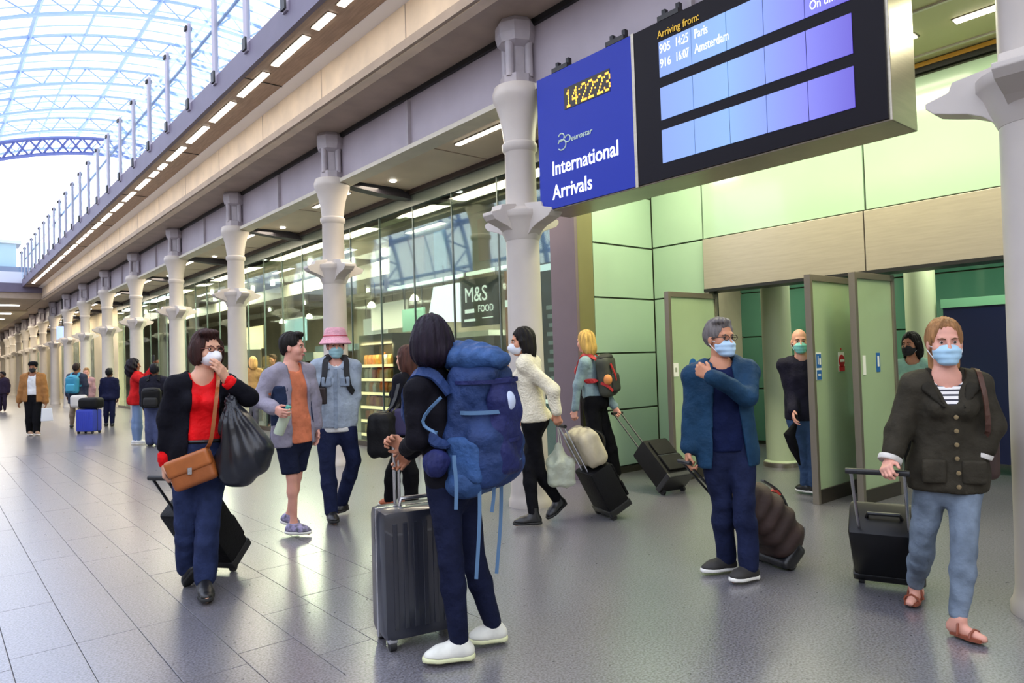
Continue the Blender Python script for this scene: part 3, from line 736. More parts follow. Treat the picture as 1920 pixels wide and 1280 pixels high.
for k, (x, y_, w, c, lab) in enumerate(((7.3, 13.0, 1.6, 'd8d2c4', 'white counter inside the shop behind the bread shelf'), (7.2, 16.9, 1.8, 'c8b89a', 'timber counter inside the shop'), (7.0, 22.5, 2.0, 'd6d8d4', 'pale counter far inside the shop'))):
    t = thing('counter', lab, 'counter', (x, y_, 0)); MB().box(-.3, .3, -w/2, w/2, 0, .92).build('base', mat('counter_%d' % k, c, .5, var=.1), t, bevel=.01); MB().box(-.34, .34, -w/2-.03, w/2+.03, .92, .96).build('top', m_white, t, bevel=.006)
duct = struct('trim_duct', MB().box(7.2, 7.7, 9, 30, 3.25, 3.55).box(8.6, 8.75, 9, 30, 3.1, 3.25), mat('duct', '8c8578', .4, var=.2))
# far blue hanging sign in the arcade
hs = thing('hanging_sign', 'small pale blue hanging sign beside the far columns', 'sign', (0, 0, 0))
hs.location = tuple(at(117, 627, 30)-np.array([0, 0, 3.2]))
MB().box(-.21, .21, -.05, .05, 2.87, 3.55).build('sign_box', emis('far_sign_blue', '9fb8f0', .8), hs); MB().box(-.02, .02, -.02, .02, 3.55, 4.75-hs.location[2]).build('hanger', m_black, hs)
# enclosing sides of the concourse (behind and left of the camera)
struct('wall_opposite', MB().box(-9.4, -9, -12, 90, 0, 5.6), mat('opposite_wall', 'b7a994', .6, var=.1, scale=.5))
struct('wall_back', MB().box(-9, 12, -12.4, -12, 0, 5.6), mat('back_wall', 'b7a994', .6, var=.1, scale=.5))
# ================================================================== FIGURES: implicit-surface bodies and clothes
UP = np.array([0, 0, 1.0])
def nrm(v): v = np.asarray(v, float); return v/(np.linalg.norm(v)+1e-12)
class SDF:
    """a small signed-distance grid: smooth unions of tapered limbs, meshed with surface nets"""
    def __init__(s, lo, hi, h):
        s.h = h; s.o = np.asarray(lo, float)-2*h
        s.n = np.maximum(4, np.ceil((np.asarray(hi, float)+2*h-s.o)/h).astype(int)+1)
        s.a = np.full(s.n, .25, np.float32)
    def _blk(s, lo, hi):
        i0 = np.clip(np.floor((lo-s.o)/s.h).astype(int), 0, s.n-1); i1 = np.clip(np.ceil((hi-s.o)/s.h).astype(int)+1, 1, s.n)
        if np.any(i1 <= i0): return None, None
        ax = [s.o[k]+s.h*np.arange(i0[k], i1[k]) for k in range(3)]
        P = np.stack(np.meshgrid(*ax, indexing='ij'), -1)
        return tuple(slice(i0[k], i1[k]) for k in range(3)), P
    def _mix(s, sl, d, k, op):
        a = s.a[sl]; d = d.astype(np.float32)
        if op == 'u':
            h = np.maximum(k-np.abs(a-d), 0)/k; s.a[sl] = np.minimum(a, d)-h*h*k*.25
        else:
            d = -d; h = np.maximum(k-np.abs(a-d), 0)/k; s.a[sl] = np.maximum(a, d)+h*h*k*.25
    def cone(s, a, b, ra, rb, k=.03, flat=None, op='u'):
        a = np.asarray(a, float); b = np.asarray(b, float); m = max(ra, rb)+k+2*s.h
        sl, P = s._blk(np.minimum(a, b)-m, np.maximum(a, b)+m)
        if sl is None: return s
        ab = b-a; t = np.clip(((P-a)@ab)/(ab@ab+1e-12), 0, 1)
        v = P-(a+t[..., None]*ab)
        if flat is not None:
            n, f = flat; v = v+((v@n)*(1/f-1))[..., None]*n
            d = (np.linalg.norm(v, axis=-1)-(ra+(rb-ra)*t))*(.5+.5*f)
        else: d = np.linalg.norm(v, axis=-1)-(ra+(rb-ra)*t)
        s._mix(sl, d, k, op); return s
    def ell(s, c, rad, R=None, k=.02, op='u'):
        c = np.asarray(c, float); rad = np.asarray(rad, float); R = np.eye(3) if R is None else R   # columns of R = axes
        m = max(rad)+k+2*s.h; sl, P = s._blk(c-m, c+m)
        if sl is None: return s
        q = (P-c)@R; k0 = np.linalg.norm(q/rad, axis=-1); k1 = np.linalg.norm(q/rad**2, axis=-1)+1e-9
        s._mix(sl, k0*(k0-1)/k1, k, op); return s
    def box(s, c, half, R=None, r=.02, k=.01, op='u'):
        c = np.asarray(c, float); half = np.asarray(half, float); R = np.eye(3) if R is None else R
        m = np.linalg.norm(half)+k+2*s.h; sl, P = s._blk(c-m, c+m)
        if sl is None: return s
        q = np.abs((P-c)@R)-(half-r)
        d = np.linalg.norm(np.maximum(q, 0), axis=-1)+np.minimum(q.max(-1), 0)-r
        s._mix(sl, d, k, op); return s
    def grid(s):
        ax = [s.o[k]+s.h*np.arange(s.n[k]) for k in range(3)]
        return np.meshgrid(*ax, indexing='ij')
    def cut(s, p, n):            # keep the side where (x-p).n < 0
        X, Y, Z = s.grid(); n = nrm(n)
        d = (X-p[0])*n[0]+(Y-p[1])*n[1]+(Z-p[2])*n[2]
        s.a = np.maximum(s.a, d.astype(np.float32)); return s
    def fn(s, f): X, Y, Z = s.grid(); s.a = f(s.a, X, Y, Z).astype(np.float32); return s
    def folds(s, amp, freq, seed=0, aniso=(1, 1, .6)):
        r = np.random.default_rng(seed); X, Y, Z = s.grid(); d = 0
        for _ in range(5):
            w = r.normal(size=3)*freq*np.array(aniso); ph = r.uniform(0, 6.28)
            d = d+np.sin(X*w[0]+Y*w[1]+Z*w[2]+ph+1.2*np.sin(Z*freq*.5+ph))
        s.a = s.a+(amp*.35*d).astype(np.float32); return s
    def net(s):
        A = s.a; A[0] = A[-1] = .25; A[:, 0] = A[:, -1] = .25; A[:, :, 0] = A[:, :, -1] = .25
        S = A < 0
        c8 = sum(S[i:A.shape[0]-1+i, j:A.shape[1]-1+j, k:A.shape[2]-1+k].astype(np.int8) for i in (0, 1) for j in (0, 1) for k in (0, 1))
        act = (c8 > 0) & (c8 < 8); I = np.argwhere(act)
        if not len(I): return np.zeros((0, 3)), np.zeros((0, 4), int)
        idx = -np.ones(act.shape, int); idx[tuple(I.T)] = np.arange(len(I))
        cor = [(i, j, k) for i in (0, 1) for j in (0, 1) for k in (0, 1)]
        V = np.stack([A[I[:, 0]+c[0], I[:, 1]+c[1], I[:, 2]+c[2]] for c in cor], 1)
        pos = np.zeros((len(I), 3)); cnt = np.zeros(len(I))
        for a in range(8):
            for b in range(a+1, 8):
                if sum(abs(cor[a][q]-cor[b][q]) for q in range(3)) != 1: continue
                va, vb = V[:, a], V[:, b]; m = (va < 0) != (vb < 0)
                t = np.where(m, va/(va-vb+1e-20), 0)
                ca, cb = np.array(cor[a], float), np.array(cor[b], float)
                pos += np.where(m[:, None], ca+t[:, None]*(cb-ca), 0); cnt += m
        pos = (pos/cnt[:, None]+I)*s.h+s.o
        F = []
        for ax in range(3):
            b, c = (ax+1) % 3, (ax+2) % 3
            sl0 = [slice(1, -1)]*3; sl1 = [slice(1, -1)]*3
            sl0[ax] = slice(0, -1); sl1[ax] = slice(1, None)
            s0, s1 = S[tuple(sl0)], S[tuple(sl1)]
            E = np.argwhere(s0 != s1)
            if not len(E): continue
            off = np.ones(3, int); off[ax] = 0; E0 = E+off
            flip = s0[tuple(E.T)]
            def g(db, dc):
                q = E0.copy(); q[:, b] += db; q[:, c] += dc; return idx[tuple(q.T)]
            Q = np.stack([g(-1, -1), g(0, -1), g(0, 0), g(-1, 0)], 1)
            Q[~flip] = Q[~flip][:, ::-1]; F.append(Q)
        return pos, np.concatenate(F)
def sdf_at(G, P):
    """trilinear distance of points P in grid G (0.25 outside it)"""
    q = (P-G.o)/G.h; i = np.floor(q).astype(int); ok = np.all((i >= 0) & (i < G.n-1), axis=-1)
    out = np.full(len(P), .25); i = i[ok]; f = q[ok]-i; r = 0
    for a in (0, 1):
        for b in (0, 1):
            for c in (0, 1):
                r = r+G.a[i[:, 0]+a, i[:, 1]+b, i[:, 2]+c]*(f[:, 0] if a else 1-f[:, 0])*(f[:, 1] if b else 1-f[:, 1])*(f[:, 2] if c else 1-f[:, 2])
    out[ok] = r; return out
def dist_to(Gs, P):
    d = np.full(len(P), .25)
    for G in Gs: d = np.minimum(d, sdf_at(G, P))
    return d
def carve(F, Gs, press=.005):
    """a soft bag yields to what it is pressed against"""
    m = np.argwhere(F.a < .03)
    if len(m): v = F.a[tuple(m.T)]; F.a[tuple(m.T)] = np.maximum(v, -(dist_to(Gs, m*F.h+F.o)+press))
    return F
def np_mesh(name, parts, base, mats, smooth=True):
    """parts: list of (V, F, material slot)"""
    V = []; F = []; MI = []; o = 0
    for v, f, mi in parts:
        if len(v) == 0: continue
        V.append(v-base); F.append(f+o); MI += [mi]*len(f); o += len(v)
    me = bpy.data.meshes.new(name)
    V = np.concatenate(V); F = np.concatenate(F)
    me.from_pydata(V.tolist(), [], F.tolist())
    for m in mats: me.materials.append(m)
    me.polygons.foreach_set('material_index', np.array(MI, np.int32))
    if smooth: me.polygons.foreach_set('use_smooth', np.ones(len(F), bool))
    me.update(); return me
def frame(fwd, up=UP):
    f = nrm(fwd); r = nrm(np.cross(f, up)); u = np.cross(r, f); return np.stack([r, f, u], 1)   # columns: right, forward, up
def cloth(name, col, **k):
    d = dict(rough=.8, var=.16, scale=9, bump=.55, bscale=15, spec=.12, bdist=.03); d.update(k); return mat('cloth_'+name, col, **d)
SKIN = {'light': 'd9a58a', 'tan': 'c4896a', 'brown': '8a5a40', 'pink': 'dba08c', 'dark': '5a3a2a'}
def skin_m(k): return mat('skin_'+k, SKIN[k], .48, var=.06, scale=14, sss=.08, spec=.35)
def hair_m(col): return mat('hair_'+col, col, .55, var=.35, scale=40, bump=.8, bscale=70, stretch=(1, 1, .12), spec=.18)
CFH = nrm([CF[0], CF[1], 0]); CRH = nrm([CR[0], CR[1], 0])
def fdir(deg): a = math.radians(deg); return -math.cos(a)*CFH-math.sin(a)*CRH      # 0 to camera, 90 image-left, 180 away
def onZ(x, y, Z): d = ray(x, y); return CP+d*((Z-CAM_H)/d[2])
# ------------------------------------------------------------------ one figure
class Person:
    def __init__(s, label, j, dir, hdir=None, hpit=0, b=1.0, sex='f', q=1.0, skin='light', cat='person', group=None, z=None, hs=1.0):
        s.q = q; s.b = b; s.sex = sex; s.sk = skin_m(skin); s.hs = hs
        J = {}
        for k in ('ra', 'la', 'rt', 'lt'): J[k] = onZ(*j[k]) if len(j[k]) == 3 else at(j[k][0], j[k][1], j[k][3])
        s.z = z if z else .5*(depth(J['ra'])+depth(J['la']))
        s.f = nrm(fdir(dir)); s.r = np.cross(s.f, UP)
        s.hf = nrm(fdir(hdir if hdir is not None else dir)+UP*math.tan(math.radians(hpit)))
        def pt(k, z0):
            v = j[k]
            if len(v) == 4: return at(v[0], v[1], v[3])
            return at(v[0], v[1], z0+(v[2] if len(v) > 2 else 0))
        J['hd'] = pt('hd', s.z); J['nk'] = pt('nk', s.z); J['pv'] = pt('pv', s.z)
        sp = nrm(J['nk']-J['pv']); s.up = sp
        s.r = nrm(s.r-sp*(s.r@sp)); s.f = np.cross(sp, s.r)
        sw = (.168 if sex == 'm' else .150)*b; s.sw = sw
        for k, sg in (('r', 1), ('l', -1)):
            J[k+'s'] = pt(k+'s', s.z) if k+'s' in j else J['nk']+s.r*sg*sw-sp*.062
            J[k+'h'] = J['pv']+s.r*sg*.085*b-sp*.02
            zs = depth(J[k+'s'])
            J[k+'e'] = pt(k+'e', zs); J[k+'w'] = pt(k+'w', zs)
            zh = .5*(depth(J[k+'h'])+depth(J[k+'a']))
            J[k+'k'] = pt(k+'k', zh-.03)
        s.J = J; s.j = j
        base = .5*(J['ra']+J['la']); base[2] = 0; s.base = base
        s.root = thing('person', label, cat, tuple(base), 0, group); s.sdfs = []
        allp = np.array([v for v in J.values()]); s.lo = allp.min(0)-.25; s.hi = allp.max(0)+.25; s.lo[2] = -.005
        s.H = (np.linalg.norm(J['hd']-J['nk'])+np.linalg.norm(J['nk']-J['pv'])+np.linalg.norm(J['rh']-J['rk'])+np.linalg.norm(J['rk']-J['ra']))
    def tp(s, t): return s.J['pv']+(s.J['nk']-s.J['pv'])*t
    def torso(s, F, e, k=.05, up=True, fl=.66, wf=1.0):
        b = s.b; fa = (s.f, fl); m = s.sex == 'm'
        F.cone(s.tp(-.06), s.tp(.14), .146*b+e, .138*b+e, k, fa)
        F.cone(s.tp(.14), s.tp(.38), .136*b+e, (.128 if m else .114)*b*wf+e, k, fa)
        F.cone(s.tp(.38), s.tp(.68), (.128 if m else .114)*b*wf+e, (.148 if m else .130)*b+e, k, fa)
        F.cone(s.tp(.68), s.tp(.84), (.148 if m else .130)*b+e, (.122 if m else .104)*b+e, k, fa)
        if up:
            for q in 'rl':
                F.cone(s.tp(.975), s.J[q+'s'], .046*b+e*.6, .048*b+e*.8, .035)
        if not m:
            for sg in (-1, 1): F.ell(s.tp(.68)+s.r*sg*.062*b+s.f*(.085*b+e*.8), (.058*b, .048*b, .055*b), np.stack([s.r, s.f, s.up], 1), .04)
        for sg in (-1, 1): F.ell(s.tp(-.02)+s.r*sg*.065*b-s.f*(.055*b+e*.6), (.076*b+e*.5, .076*b+e*.5, .095*b), np.stack([s.r, s.f, s.up], 1), .04)
    def arm(s, F, q, e, to=1.0, k=.03, ew=None):
        J = s.J; b = s.b; S, E, W = J[q+'s'], J[q+'e'], J[q+'w']; ew = e if ew is None else ew
        F.cone(S, E, .046*b+e, .038*b+e, k)
        if to > 0: F.cone(E, E+(W-E)*to, .037*b+e, .037*b+e+(.028*b+ew-.037*b-e)*to, k)
    def leg(s, F, q, e, to=1.0, k=.025, ek=None, ea=None):
        J = s.J; b = s.b; Hh, K, A = J[q+'h'], J[q+'k'], J[q+'a']; ek = e if ek is None else ek; ea = e if ea is None else ea
        F.cone(Hh, K, .080*b+e, .050*b+ek, k)
        if to > 0:
            m = K+(A-K)*.32-nrm(np.cross(s.r, nrm(A-K)))*0
            F.cone(K, m, .049*b+ek, .050*b+ek*.7+ea*.3, .02)
            F.cone(m, K+(A-K)*to, .050*b+ek*.7+ea*.3, .034*b+ea, .02)
    def body(s, grip=None, finger_q=True, bare=()):
        """continuous skin: trunk, limbs, head with face, hands with fingers"""
        J = s.J; q = s.q; parts = []
        F = SDF(s.lo, s.hi, .016*q)
        s.torso(F, -.012); hb = J['hd']-.09*s.hs*UP-s.hf*.01
        F.cone(s.tp(.95), hb, .058*s.b, .05, .04)
        for sd in 'rl':
            s.arm(F, sd, -.004); s.leg(F, sd, -.008)
            hd = s.heel(sd); F.cone(J[sd+'a'], hd+s.footup(sd)*.03, .034, .03, .03); F.cone(hd+s.footup(sd)*.03, J[sd+'t']+s.footup(sd)*.012, .032, .022, .02)
        v, f = F.net(); parts.append((v, f, 0)); s.sdfs.append(F)
        parts.append((*s.head(), 0))
        for sd in 'rl':
            parts.append((*s.hand(sd, *((grip or {}).get(sd, (25, None)))), 0))
        o = link('body', np_mesh('body', parts, s.base, [s.sk]), s.root)
        return o
    def heel(s, q):
        A, T = s.J[q+'a'], s.J[q+'t']; f = nrm(T-A); f = nrm(T-(A-UP*.07)); return A-s.footup(q)*.075-f*.03
    def footup(s, q):
        A, T = s.J[q+'a'], s.J[q+'t']; f = nrm(T-(A-UP*.075)); r = nrm(np.cross(f, UP)); return np.cross(r, f)
    def head_R(s): return frame(s.hf)
    def head(s):
        h = .0055*max(1, s.q*.9); R = s.head_R(); S = s.hs*.93; c = s.J['hd']
        def P(x, y, z): return c+R@(np.array([x, y, z])*S)
        F = SDF(c-.22, c+.2, h)
        F.cone(P(0, -.015, -.05), s.tp(.95), .052*S, .058*s.b, .02)
        F.ell(P(0, -.012, .035), np.array([.076, .098, .095])*S, R, .03)
        F.ell(P(0, .028, -.045), np.array([.060, .062, .085])*S, R, .03)
        F.ell(P(0, .066, -.102), np.array([.026, .022, .020])*S, R, .025)
        for x in (-1, 1):
            F.ell(P(x*.043, .060, -.035), np.array([.024, .024, .026])*S, R, .025)
            F.ell(P(x*.079, -.006, -.012), np.array([.010, .020, .032])*S, R, .008)
        F.cone(P(-.036, .082, .022), P(.036, .082, .022), .011*S, .011*S, .02)
        for x in (-1, 1): F.ell(P(x*.032, .104, .000), np.array([.021, .018, .013])*S, R, .012, 's')
        F.cone(P(0, .094, .004), P(0, .113, -.038), .008*S, .013*S, .012)
        for x in (-1, 1): F.ell(P(x*.012, .104, -.042), np.array([.008, .009, .007])*S, R, .008)
        F.ell(P(0, .090, -.066), np.array([.025, .011, .006])*S, R, .006); F.ell(P(0, .088, -.077), np.array([.021, .011, .006])*S, R, .006)
        s.sdfs.append(F); return F.net()
    def face(s, brow='3a2a22', eyes=True, lips=None):
        c = s.J['hd']; R = s.head_R(); S = s.hs*.93
        def P(x, y, z): return c+R@(np.array([x, y, z])*S)-s.base
        for x in (-1, 1):
            e = MB(); n = 8
            e.lathe([(.001, -.0095*S)]+[(.0095*S*math.sin(a), -.0095*S*math.cos(a)) for a in np.linspace(.4, 2.7, 6)]+[(.001, .0095*S)], 10, tuple(P(x*.032, .083, .0)))
            eo = e.build('eye', mat('eye_white', 'c4b4aa', .3), s.root, smooth=True)
            d = MB().lathe([(.001, -.0068*S)]+[(.0068*S*math.sin(a), -.0068*S*math.cos(a)) for a in np.linspace(.4, 2.7, 4)]+[(.001, .0068*S)], 8, tuple(P(x*.032, .0885, .0))); d.build('iris', mat('iris_dark', '2a1c14', .2), eo, smooth=True)
            MB().tube([P(x*.014, .096, .016), P(x*.030, .095, .022), P(x*.050, .083, .018)], [.003, .004, .002], 6).build('eyebrow', hair_m(brow), s.root, smooth=True)
        if lips: MB().tube([P(-.024, .091, -.071), P(-.008, .101, -.070), P(.008, .101, -.070), P(.024, .091, -.071)], [.003, .007, .007, .003], 8).build('lips', mat('lip_'+lips, lips, .45), s.root, smooth=True)
    def hand(s, q, curl=25, d=None):
        J = s.J; W = J[q+'w']; E = J[q+'e']; d = nrm(W-E) if d is None else nrm(d)
        sg = 1 if q == 'r' else -1
        # thumb side: forward of the body as far as it is across the hand
        t = s.f-d*(s.f@d)
        if np.linalg.norm(t) < .35: t = UP-d*(UP@d)
        if hasattr(s, 'thumb') and q in s.thumb: t = np.asarray(s.thumb[q], float); t = t-d*(t@d)
        t = nrm(t); n = np.cross(d, t)*sg      # n points out of the palm
        if q == 'r': n = np.cross(t, d)
        else: n = np.cross(d, t)
        S = s.hs*(1.0 if s.sex == 'm' else .92)
        h = .0042*max(1, s.q); F = SDF(W-.15, W+.15, h) if s.q < 1.6 else SDF(W-.15, W+.15, .008)
        F.cone(W-nrm(W-E)*.045, W, .026*s.b, .025, .012); F.cone(W, W+d*.02, .025, .024, .015, (n, .75))
        kn = [(.030, .090), (.010, .096), (-.010, .092), (-.028, .083)]
        ln = [(.040, .024, .020), (.045, .028, .022), (.041, .026, .021), (.032, .020, .018)]
        for (o, l), L3 in zip(kn, ln):
            K = W+(d*l+t*o)*S; F.cone(W+(d*.015+t*o*.6)*S, K, .0155*S, .0115*S, .014)
            p = K; ang = 0; dd = d
            for i, L in enumerate(L3):
                ang += math.radians(curl*(.8 if i == 0 else 1.0)); dd = d*math.cos(ang)+n*math.sin(ang)
                p2 = p+dd*L*S; F.cone(p, p2, (.0098-.0010*i)*S, (.0090-.0012*i)*S, .004); p = p2
        B = W+(d*.028+t*.024)*S; a1 = nrm(d*.75+t*.75+n*.30); a2 = nrm(d*.9+t*.15+n*(.3+curl/120)); 
        F.cone(W+(d*.02+t*.012)*S, B, .017*S, .015*S, .012); F.cone(B, B+a1*.040*S, .0125*S, .0105*S, .008); F.cone(B+a1*.040*S, B+a1*.040*S+a2*.030*S, .0102*S, .0082*S, .004)
        s.palm = getattr(s, 'palm', {}); s.palm[q] = W+d*.085*S+n*.03*S
        s.sdfs.append(F); return F.net()
    # -------------------------------------------------------------- clothes
    def trousers(s, m, e=.010, ek=.012, ea=.016, to=.97, top=.24, seed=1, name='trousers', amp=.006, te=.004):
        F = SDF(s.lo, s.hi, .0125*s.q)
        s.torso(F, te, up=False)
        F.cut(s.tp(top), s.up)
        for sd in 'rl':
            s.leg(F, sd, e, to if to > .02 else 0, ek=ek, ea=ea)
        F.folds(amp, 26, seed)
        if to <= .02:
            pass
        v, f = F.net(); s.sdfs.append(F); return link(name, np_mesh(name, [(v, f, 0)], s.base, [m]), s.root)
    def shorts(s, m, e=.022, ek=.02, cutz=.55, seed=2, name='shorts'):
        F = SDF(s.lo, s.hi, .0125*s.q); s.torso(F, .012, up=False); F.cut(s.tp(.3), s.up)
        for sd in 'rl':
            Hh, K = s.J[sd+'h'], s.J[sd+'k']; F.cone(Hh, K-nrm(K-Hh)*.02, .080*s.b+e*.5, .052*s.b+ek, .03)
        F.cut([0, 0, cutz], -UP); F.folds(.006, 24, seed)
        v, f = F.net(); s.sdfs.append(F); return link(name, np_mesh(name, [(v, f, 0)], s.base, [m]), s.root)
    def top(s, m, e=.018, hem=-.10, sleeve=1.0, es=.012, ew=None, seed=3, name='top', amp=.006, neck=.075, vneck=0, open=None, skirt=None, arms='rl', collar=0, fl=.68, low=None, sl_mat=None, freq=22):
        """upper garment; open=(half width at hem, half width at collar, lateral shift) leaves the front open"""
        F = SDF(s.lo, s.hi, .0115*s.q)
        s.torso(F, e, fl=fl)
        if hem < -.08:
            w = .148*s.b+e+(skirt or .005); F.cone(s.tp(0), s.tp(hem-.15), .146*s.b+e, w, .05, (s.f, fl))
        for sd in arms: s.arm(F, sd, es, sleeve, ew=ew)
        if collar: F.cone(s.tp(.97), s.tp(1.06), .062*s.b+collar, .058*s.b+collar, .03)
        F.folds(amp, freq, seed)
        hp = s.tp(hem); up = s.up
        # hem plane applies to the trunk only, so hanging sleeves stay whole
        J = s.J
        def hemcut(a, X, Y, Z):
            d = (hp[0]-X)*up[0]+(hp[1]-Y)*up[1]+(hp[2]-Z)*up[2]
            keep = np.zeros(a.shape, bool)
            P = np.stack([X, Y, Z], -1)
            for sd in arms:
                E, W = J[sd+'e'], J[sd+'w']; ab = W-E; t = np.clip(((P-E)@ab)/(ab@ab), 0, 1)
                keep |= np.linalg.norm(P-(E+t[..., None]*ab), axis=-1) < .037*s.b+es+.016
            return np.where(keep, a, np.maximum(a, d))
        F.fn(hemcut)
        if neck: F.cone(s.tp(.99)+s.f*.015, s.tp(1.35), neck*s.b, neck*s.b, .012, None, 's')
        if vneck: F.cone(s.tp(1.02)+s.f*.07, s.tp(1-vneck)+s.f*.17, .06+vneck*.06, .02, .01, None, 's')
        if open:
            wb, wt, sh = open; N = s.J['nk']; L_ = np.linalg.norm(s.J['nk']-hp)
            def opn(a, X, Y, Z):
                u = (X-N[0])*s.r[0]+(Y-N[1])*s.r[1]+(Z-N[2])*s.r[2]; v = (N[0]-X)*up[0]+(N[1]-Y)*up[1]+(N[2]-Z)*up[2]; fo = (X-N[0])*s.f[0]+(Y-N[1])*s.f[1]+(Z-N[2])*s.f[2]
                w = wt+(wb-wt)*np.clip(v/L_, 0, 1); sd_ = np.maximum(np.abs(u-sh)-w, .03-fo)
                sd_ = np.maximum(sd_, -(v+.03))
                P = np.stack([X, Y, Z], -1); keep = np.zeros(a.shape, bool)
                for q in arms:
                    for A_, B_, rr in ((J[q+'s'], J[q+'e'], .046), (J[q+'e'], J[q+'w'], .037)):
                        A2 = A_+(B_-A_)*(.35 if rr > .04 else 0); ab = B_-A2; t = np.clip(((P-A2)@ab)/(ab@ab), 0, 1); keep |= np.linalg.norm(P-(A2+t[..., None]*ab), axis=-1) < rr*s.b+es+.008
                return np.where(keep, a, np.maximum(a, -sd_))
            F.fn(opn)
        v, f = F.net(); s.sdfs.append(F); return link(name, np_mesh(name, [(v, f, 0)], s.base, [m]), s.root)
    def cuff(s, q, m, e=.016, t0=.88, t1=1.04, name='cuff'):
        E, W = s.J[q+'e'], s.J[q+'w']; r = .033*s.b+e
        return MB().tube([E+(W-E)*t-s.base for t in (t0, t0+.02, t1-.02, t1)], [r*.96, r, r*.98, r*.92], 14).build(name, m, s.root, smooth=True)
    def shoe(s, q, m, sole, h=.0075, tall=0, w=.046, toe=.035, open=False, solet=.024, name='shoe'):
        up = s.footup(q); A = s.J[q+'a']; he = s.heel(q); T = s.J[q+'t']; T = T-up*((T-he)@up); f = nrm(T-he); r = np.cross(f, up)
        he = he-up*.0; lo = np.minimum(np.minimum(he, T), A)-.12; hi = np.maximum(np.maximum(he, T), A)+.14+tall
        def mk(kind):
            F = SDF(lo, hi, h*max(1, s.q))
            L = np.linalg.norm(T-he); B = he+f*L*.68
            if kind == 'upper':
                F.cone(he+up*.035, B+up*.028, w*.86, w, .02, (up, .9)); F.cone(B+up*.026, T+up*.024-f*.02, w, toe, .02, (up, .72))
                F.cone(he+up*.05+f*.02, A+up*(.0+tall), w*.9, w*.82, .03); F.cone(A-up*.0, B+up*.035-f*.03, w*.7, w*.7, .03)
                F.cut(he+up*solet*.8, -up); F.cut(A+up*(.015+tall), up)
            else:
                F.cone(he+up*.01, B+up*.01, w*.96, w*1.06, .01); F.cone(B+up*.01, T+up*.01-f*.015, w*1.06, toe*1.08, .01)
                F.cut(he-up*.0, -up); F.cut(he+up*solet, up)
            return F.net()
        o = link(name, np_mesh(name, [(*mk('upper'), 0)], s.base, [m]), s.root)
        link('sole', np_mesh('sole', [(*mk('sole'), 0)], s.base, [sole]), o)
        return o
    def laces(s, q, shoe, m):
        up = s.footup(q); A = s.J[q+'a']; he = s.heel(q); T = s.J[q+'t']; f = nrm(T-he); r = np.cross(f, up); L = np.linalg.norm(T-he)
        for t in (.42, .5, .58, .66):
            c = he+f*L*t+up*(.085-.05*(t-.4)/.26*.8); MB().tube([c-r*.022-s.base, c+up*.006-s.base, c+r*.022-s.base], .0035, 5).build('lace', m, shoe)
    def sandal(s, q, m, skin=None):
        up = s.footup(q); he = s.heel(q); T = s.J[q+'t']; f = nrm(T-he); r = np.cross(f, up); L = np.linalg.norm(T-he); b = s.base
        root = MB().add([he+f*x*L+r*y*w_-b+up*z for z in (-.004, .012) for x, w_ in ((-.05, .026), (.2, .03), (.7, .040), (1.02, .028)) for y in (-1, 1)],
                        [(0, 2, 3, 1), (2, 4, 5, 3), (4, 6, 7, 5), (8, 9, 11, 10), (10, 11, 13, 12), (12, 13, 15, 14), (0, 8, 10, 2), (2, 10, 12, 4), (4, 12, 14, 6), (1, 3, 11, 9), (3, 5, 13, 11), (5, 7, 15, 13), (0, 1, 9, 8), (6, 14, 15, 7)]).build('sandal', m, s.root)
        for t, hh in ((.72, .045), (.30, .085)):
            c = he+f*L*t-b; MB().tube([c+r*.040+up*.01, c+r*.03+up*hh*.7, c+up*hh, c-r*.03+up*hh*.7, c-r*.040+up*.01], .006, 6).build('sandal_strap', m, root, smooth=True)
        return root
    def hair(s, col, style, seed=5, name='hair'):
        h = .0065*max(1, s.q*.9); R = s.head_R(); S = s.hs*.93; c = s.J['hd']
        def P(x, y, z): return c+R@(np.array([x, y, z])*S)
        F = SDF(c-.42, c+.22, h); sc = lambda *a: np.array(a)*S
        F.ell(P(0, -.018, .042), sc(.088, .107, .105), R, .02)
        if style == 'short':
            F.ell(P(0, -.05, -.01), sc(.074, .064, .075), R, .03); F.ell(P(0, .055, .115), sc(.06, .045, .028), R, .02)
        elif style == 'grey':
            F.ell(P(0, -.048, .01), sc(.080, .068, .072), R, .03); F.ell(P(.02, .045, .112), sc(.066, .046, .026), R, .02)
        elif style == 'bob':
            F.ell(P(0, -.04, -.03), sc(.105, .085, .10), R, .03); F.ell(P(-.078, .015, -.025), sc(.025, .055, .085), R, .03); F.ell(P(.078, .01, -.02), sc(.025, .05, .08), R, .03); F.ell(P(.02, .06, .11), sc(.07, .05, .028), R, .02)
        elif style == 'bobfull':
            F.ell(P(0, -.03, -.02), sc(.118, .105, .125), R, .03); F.ell(P(0, -.05, -.075), sc(.10, .085, .06), R, .04)
        elif style == 'long':
            F.ell(P(0, -.05, -.05), sc(.095, .075, .12), R, .04); F.cone(P(0, -.06, -.08), P(0, -.085, -.25), .085*S, .055*S, .04, (R[:, 1], .7))
            for x in (-1, 1): F.cone(P(x*.075, .01, .0), P(x*.08, -.02, -.16), .026*S, .022*S, .03)
        elif style == 'tied':
            F.ell(P(0, -.03, .005), sc(.086, .092, .085), R, .02); F.ell(P(0, -.105, -.03), sc(.04, .04, .05), R, .03); F.cone(P(.055, -.05, -.06), P(.06, -.02, -.17), .022*S, .014*S, .02); F.cone(P(-.06, -.05, -.06), P(-.065, -.03, -.14), .018*S, .010*S, .02)
        elif style == 'messy':
            F.ell(P(0, -.05, -.03), sc(.105, .085, .13), R, .04); F.ell(P(0, -.08, -.10), sc(.085, .06, .09), R, .04); F.cone(P(.06, -.02, -.05), P(.075, -.03, -.16), .03*S, .02*S, .03)
        elif style == 'curly':
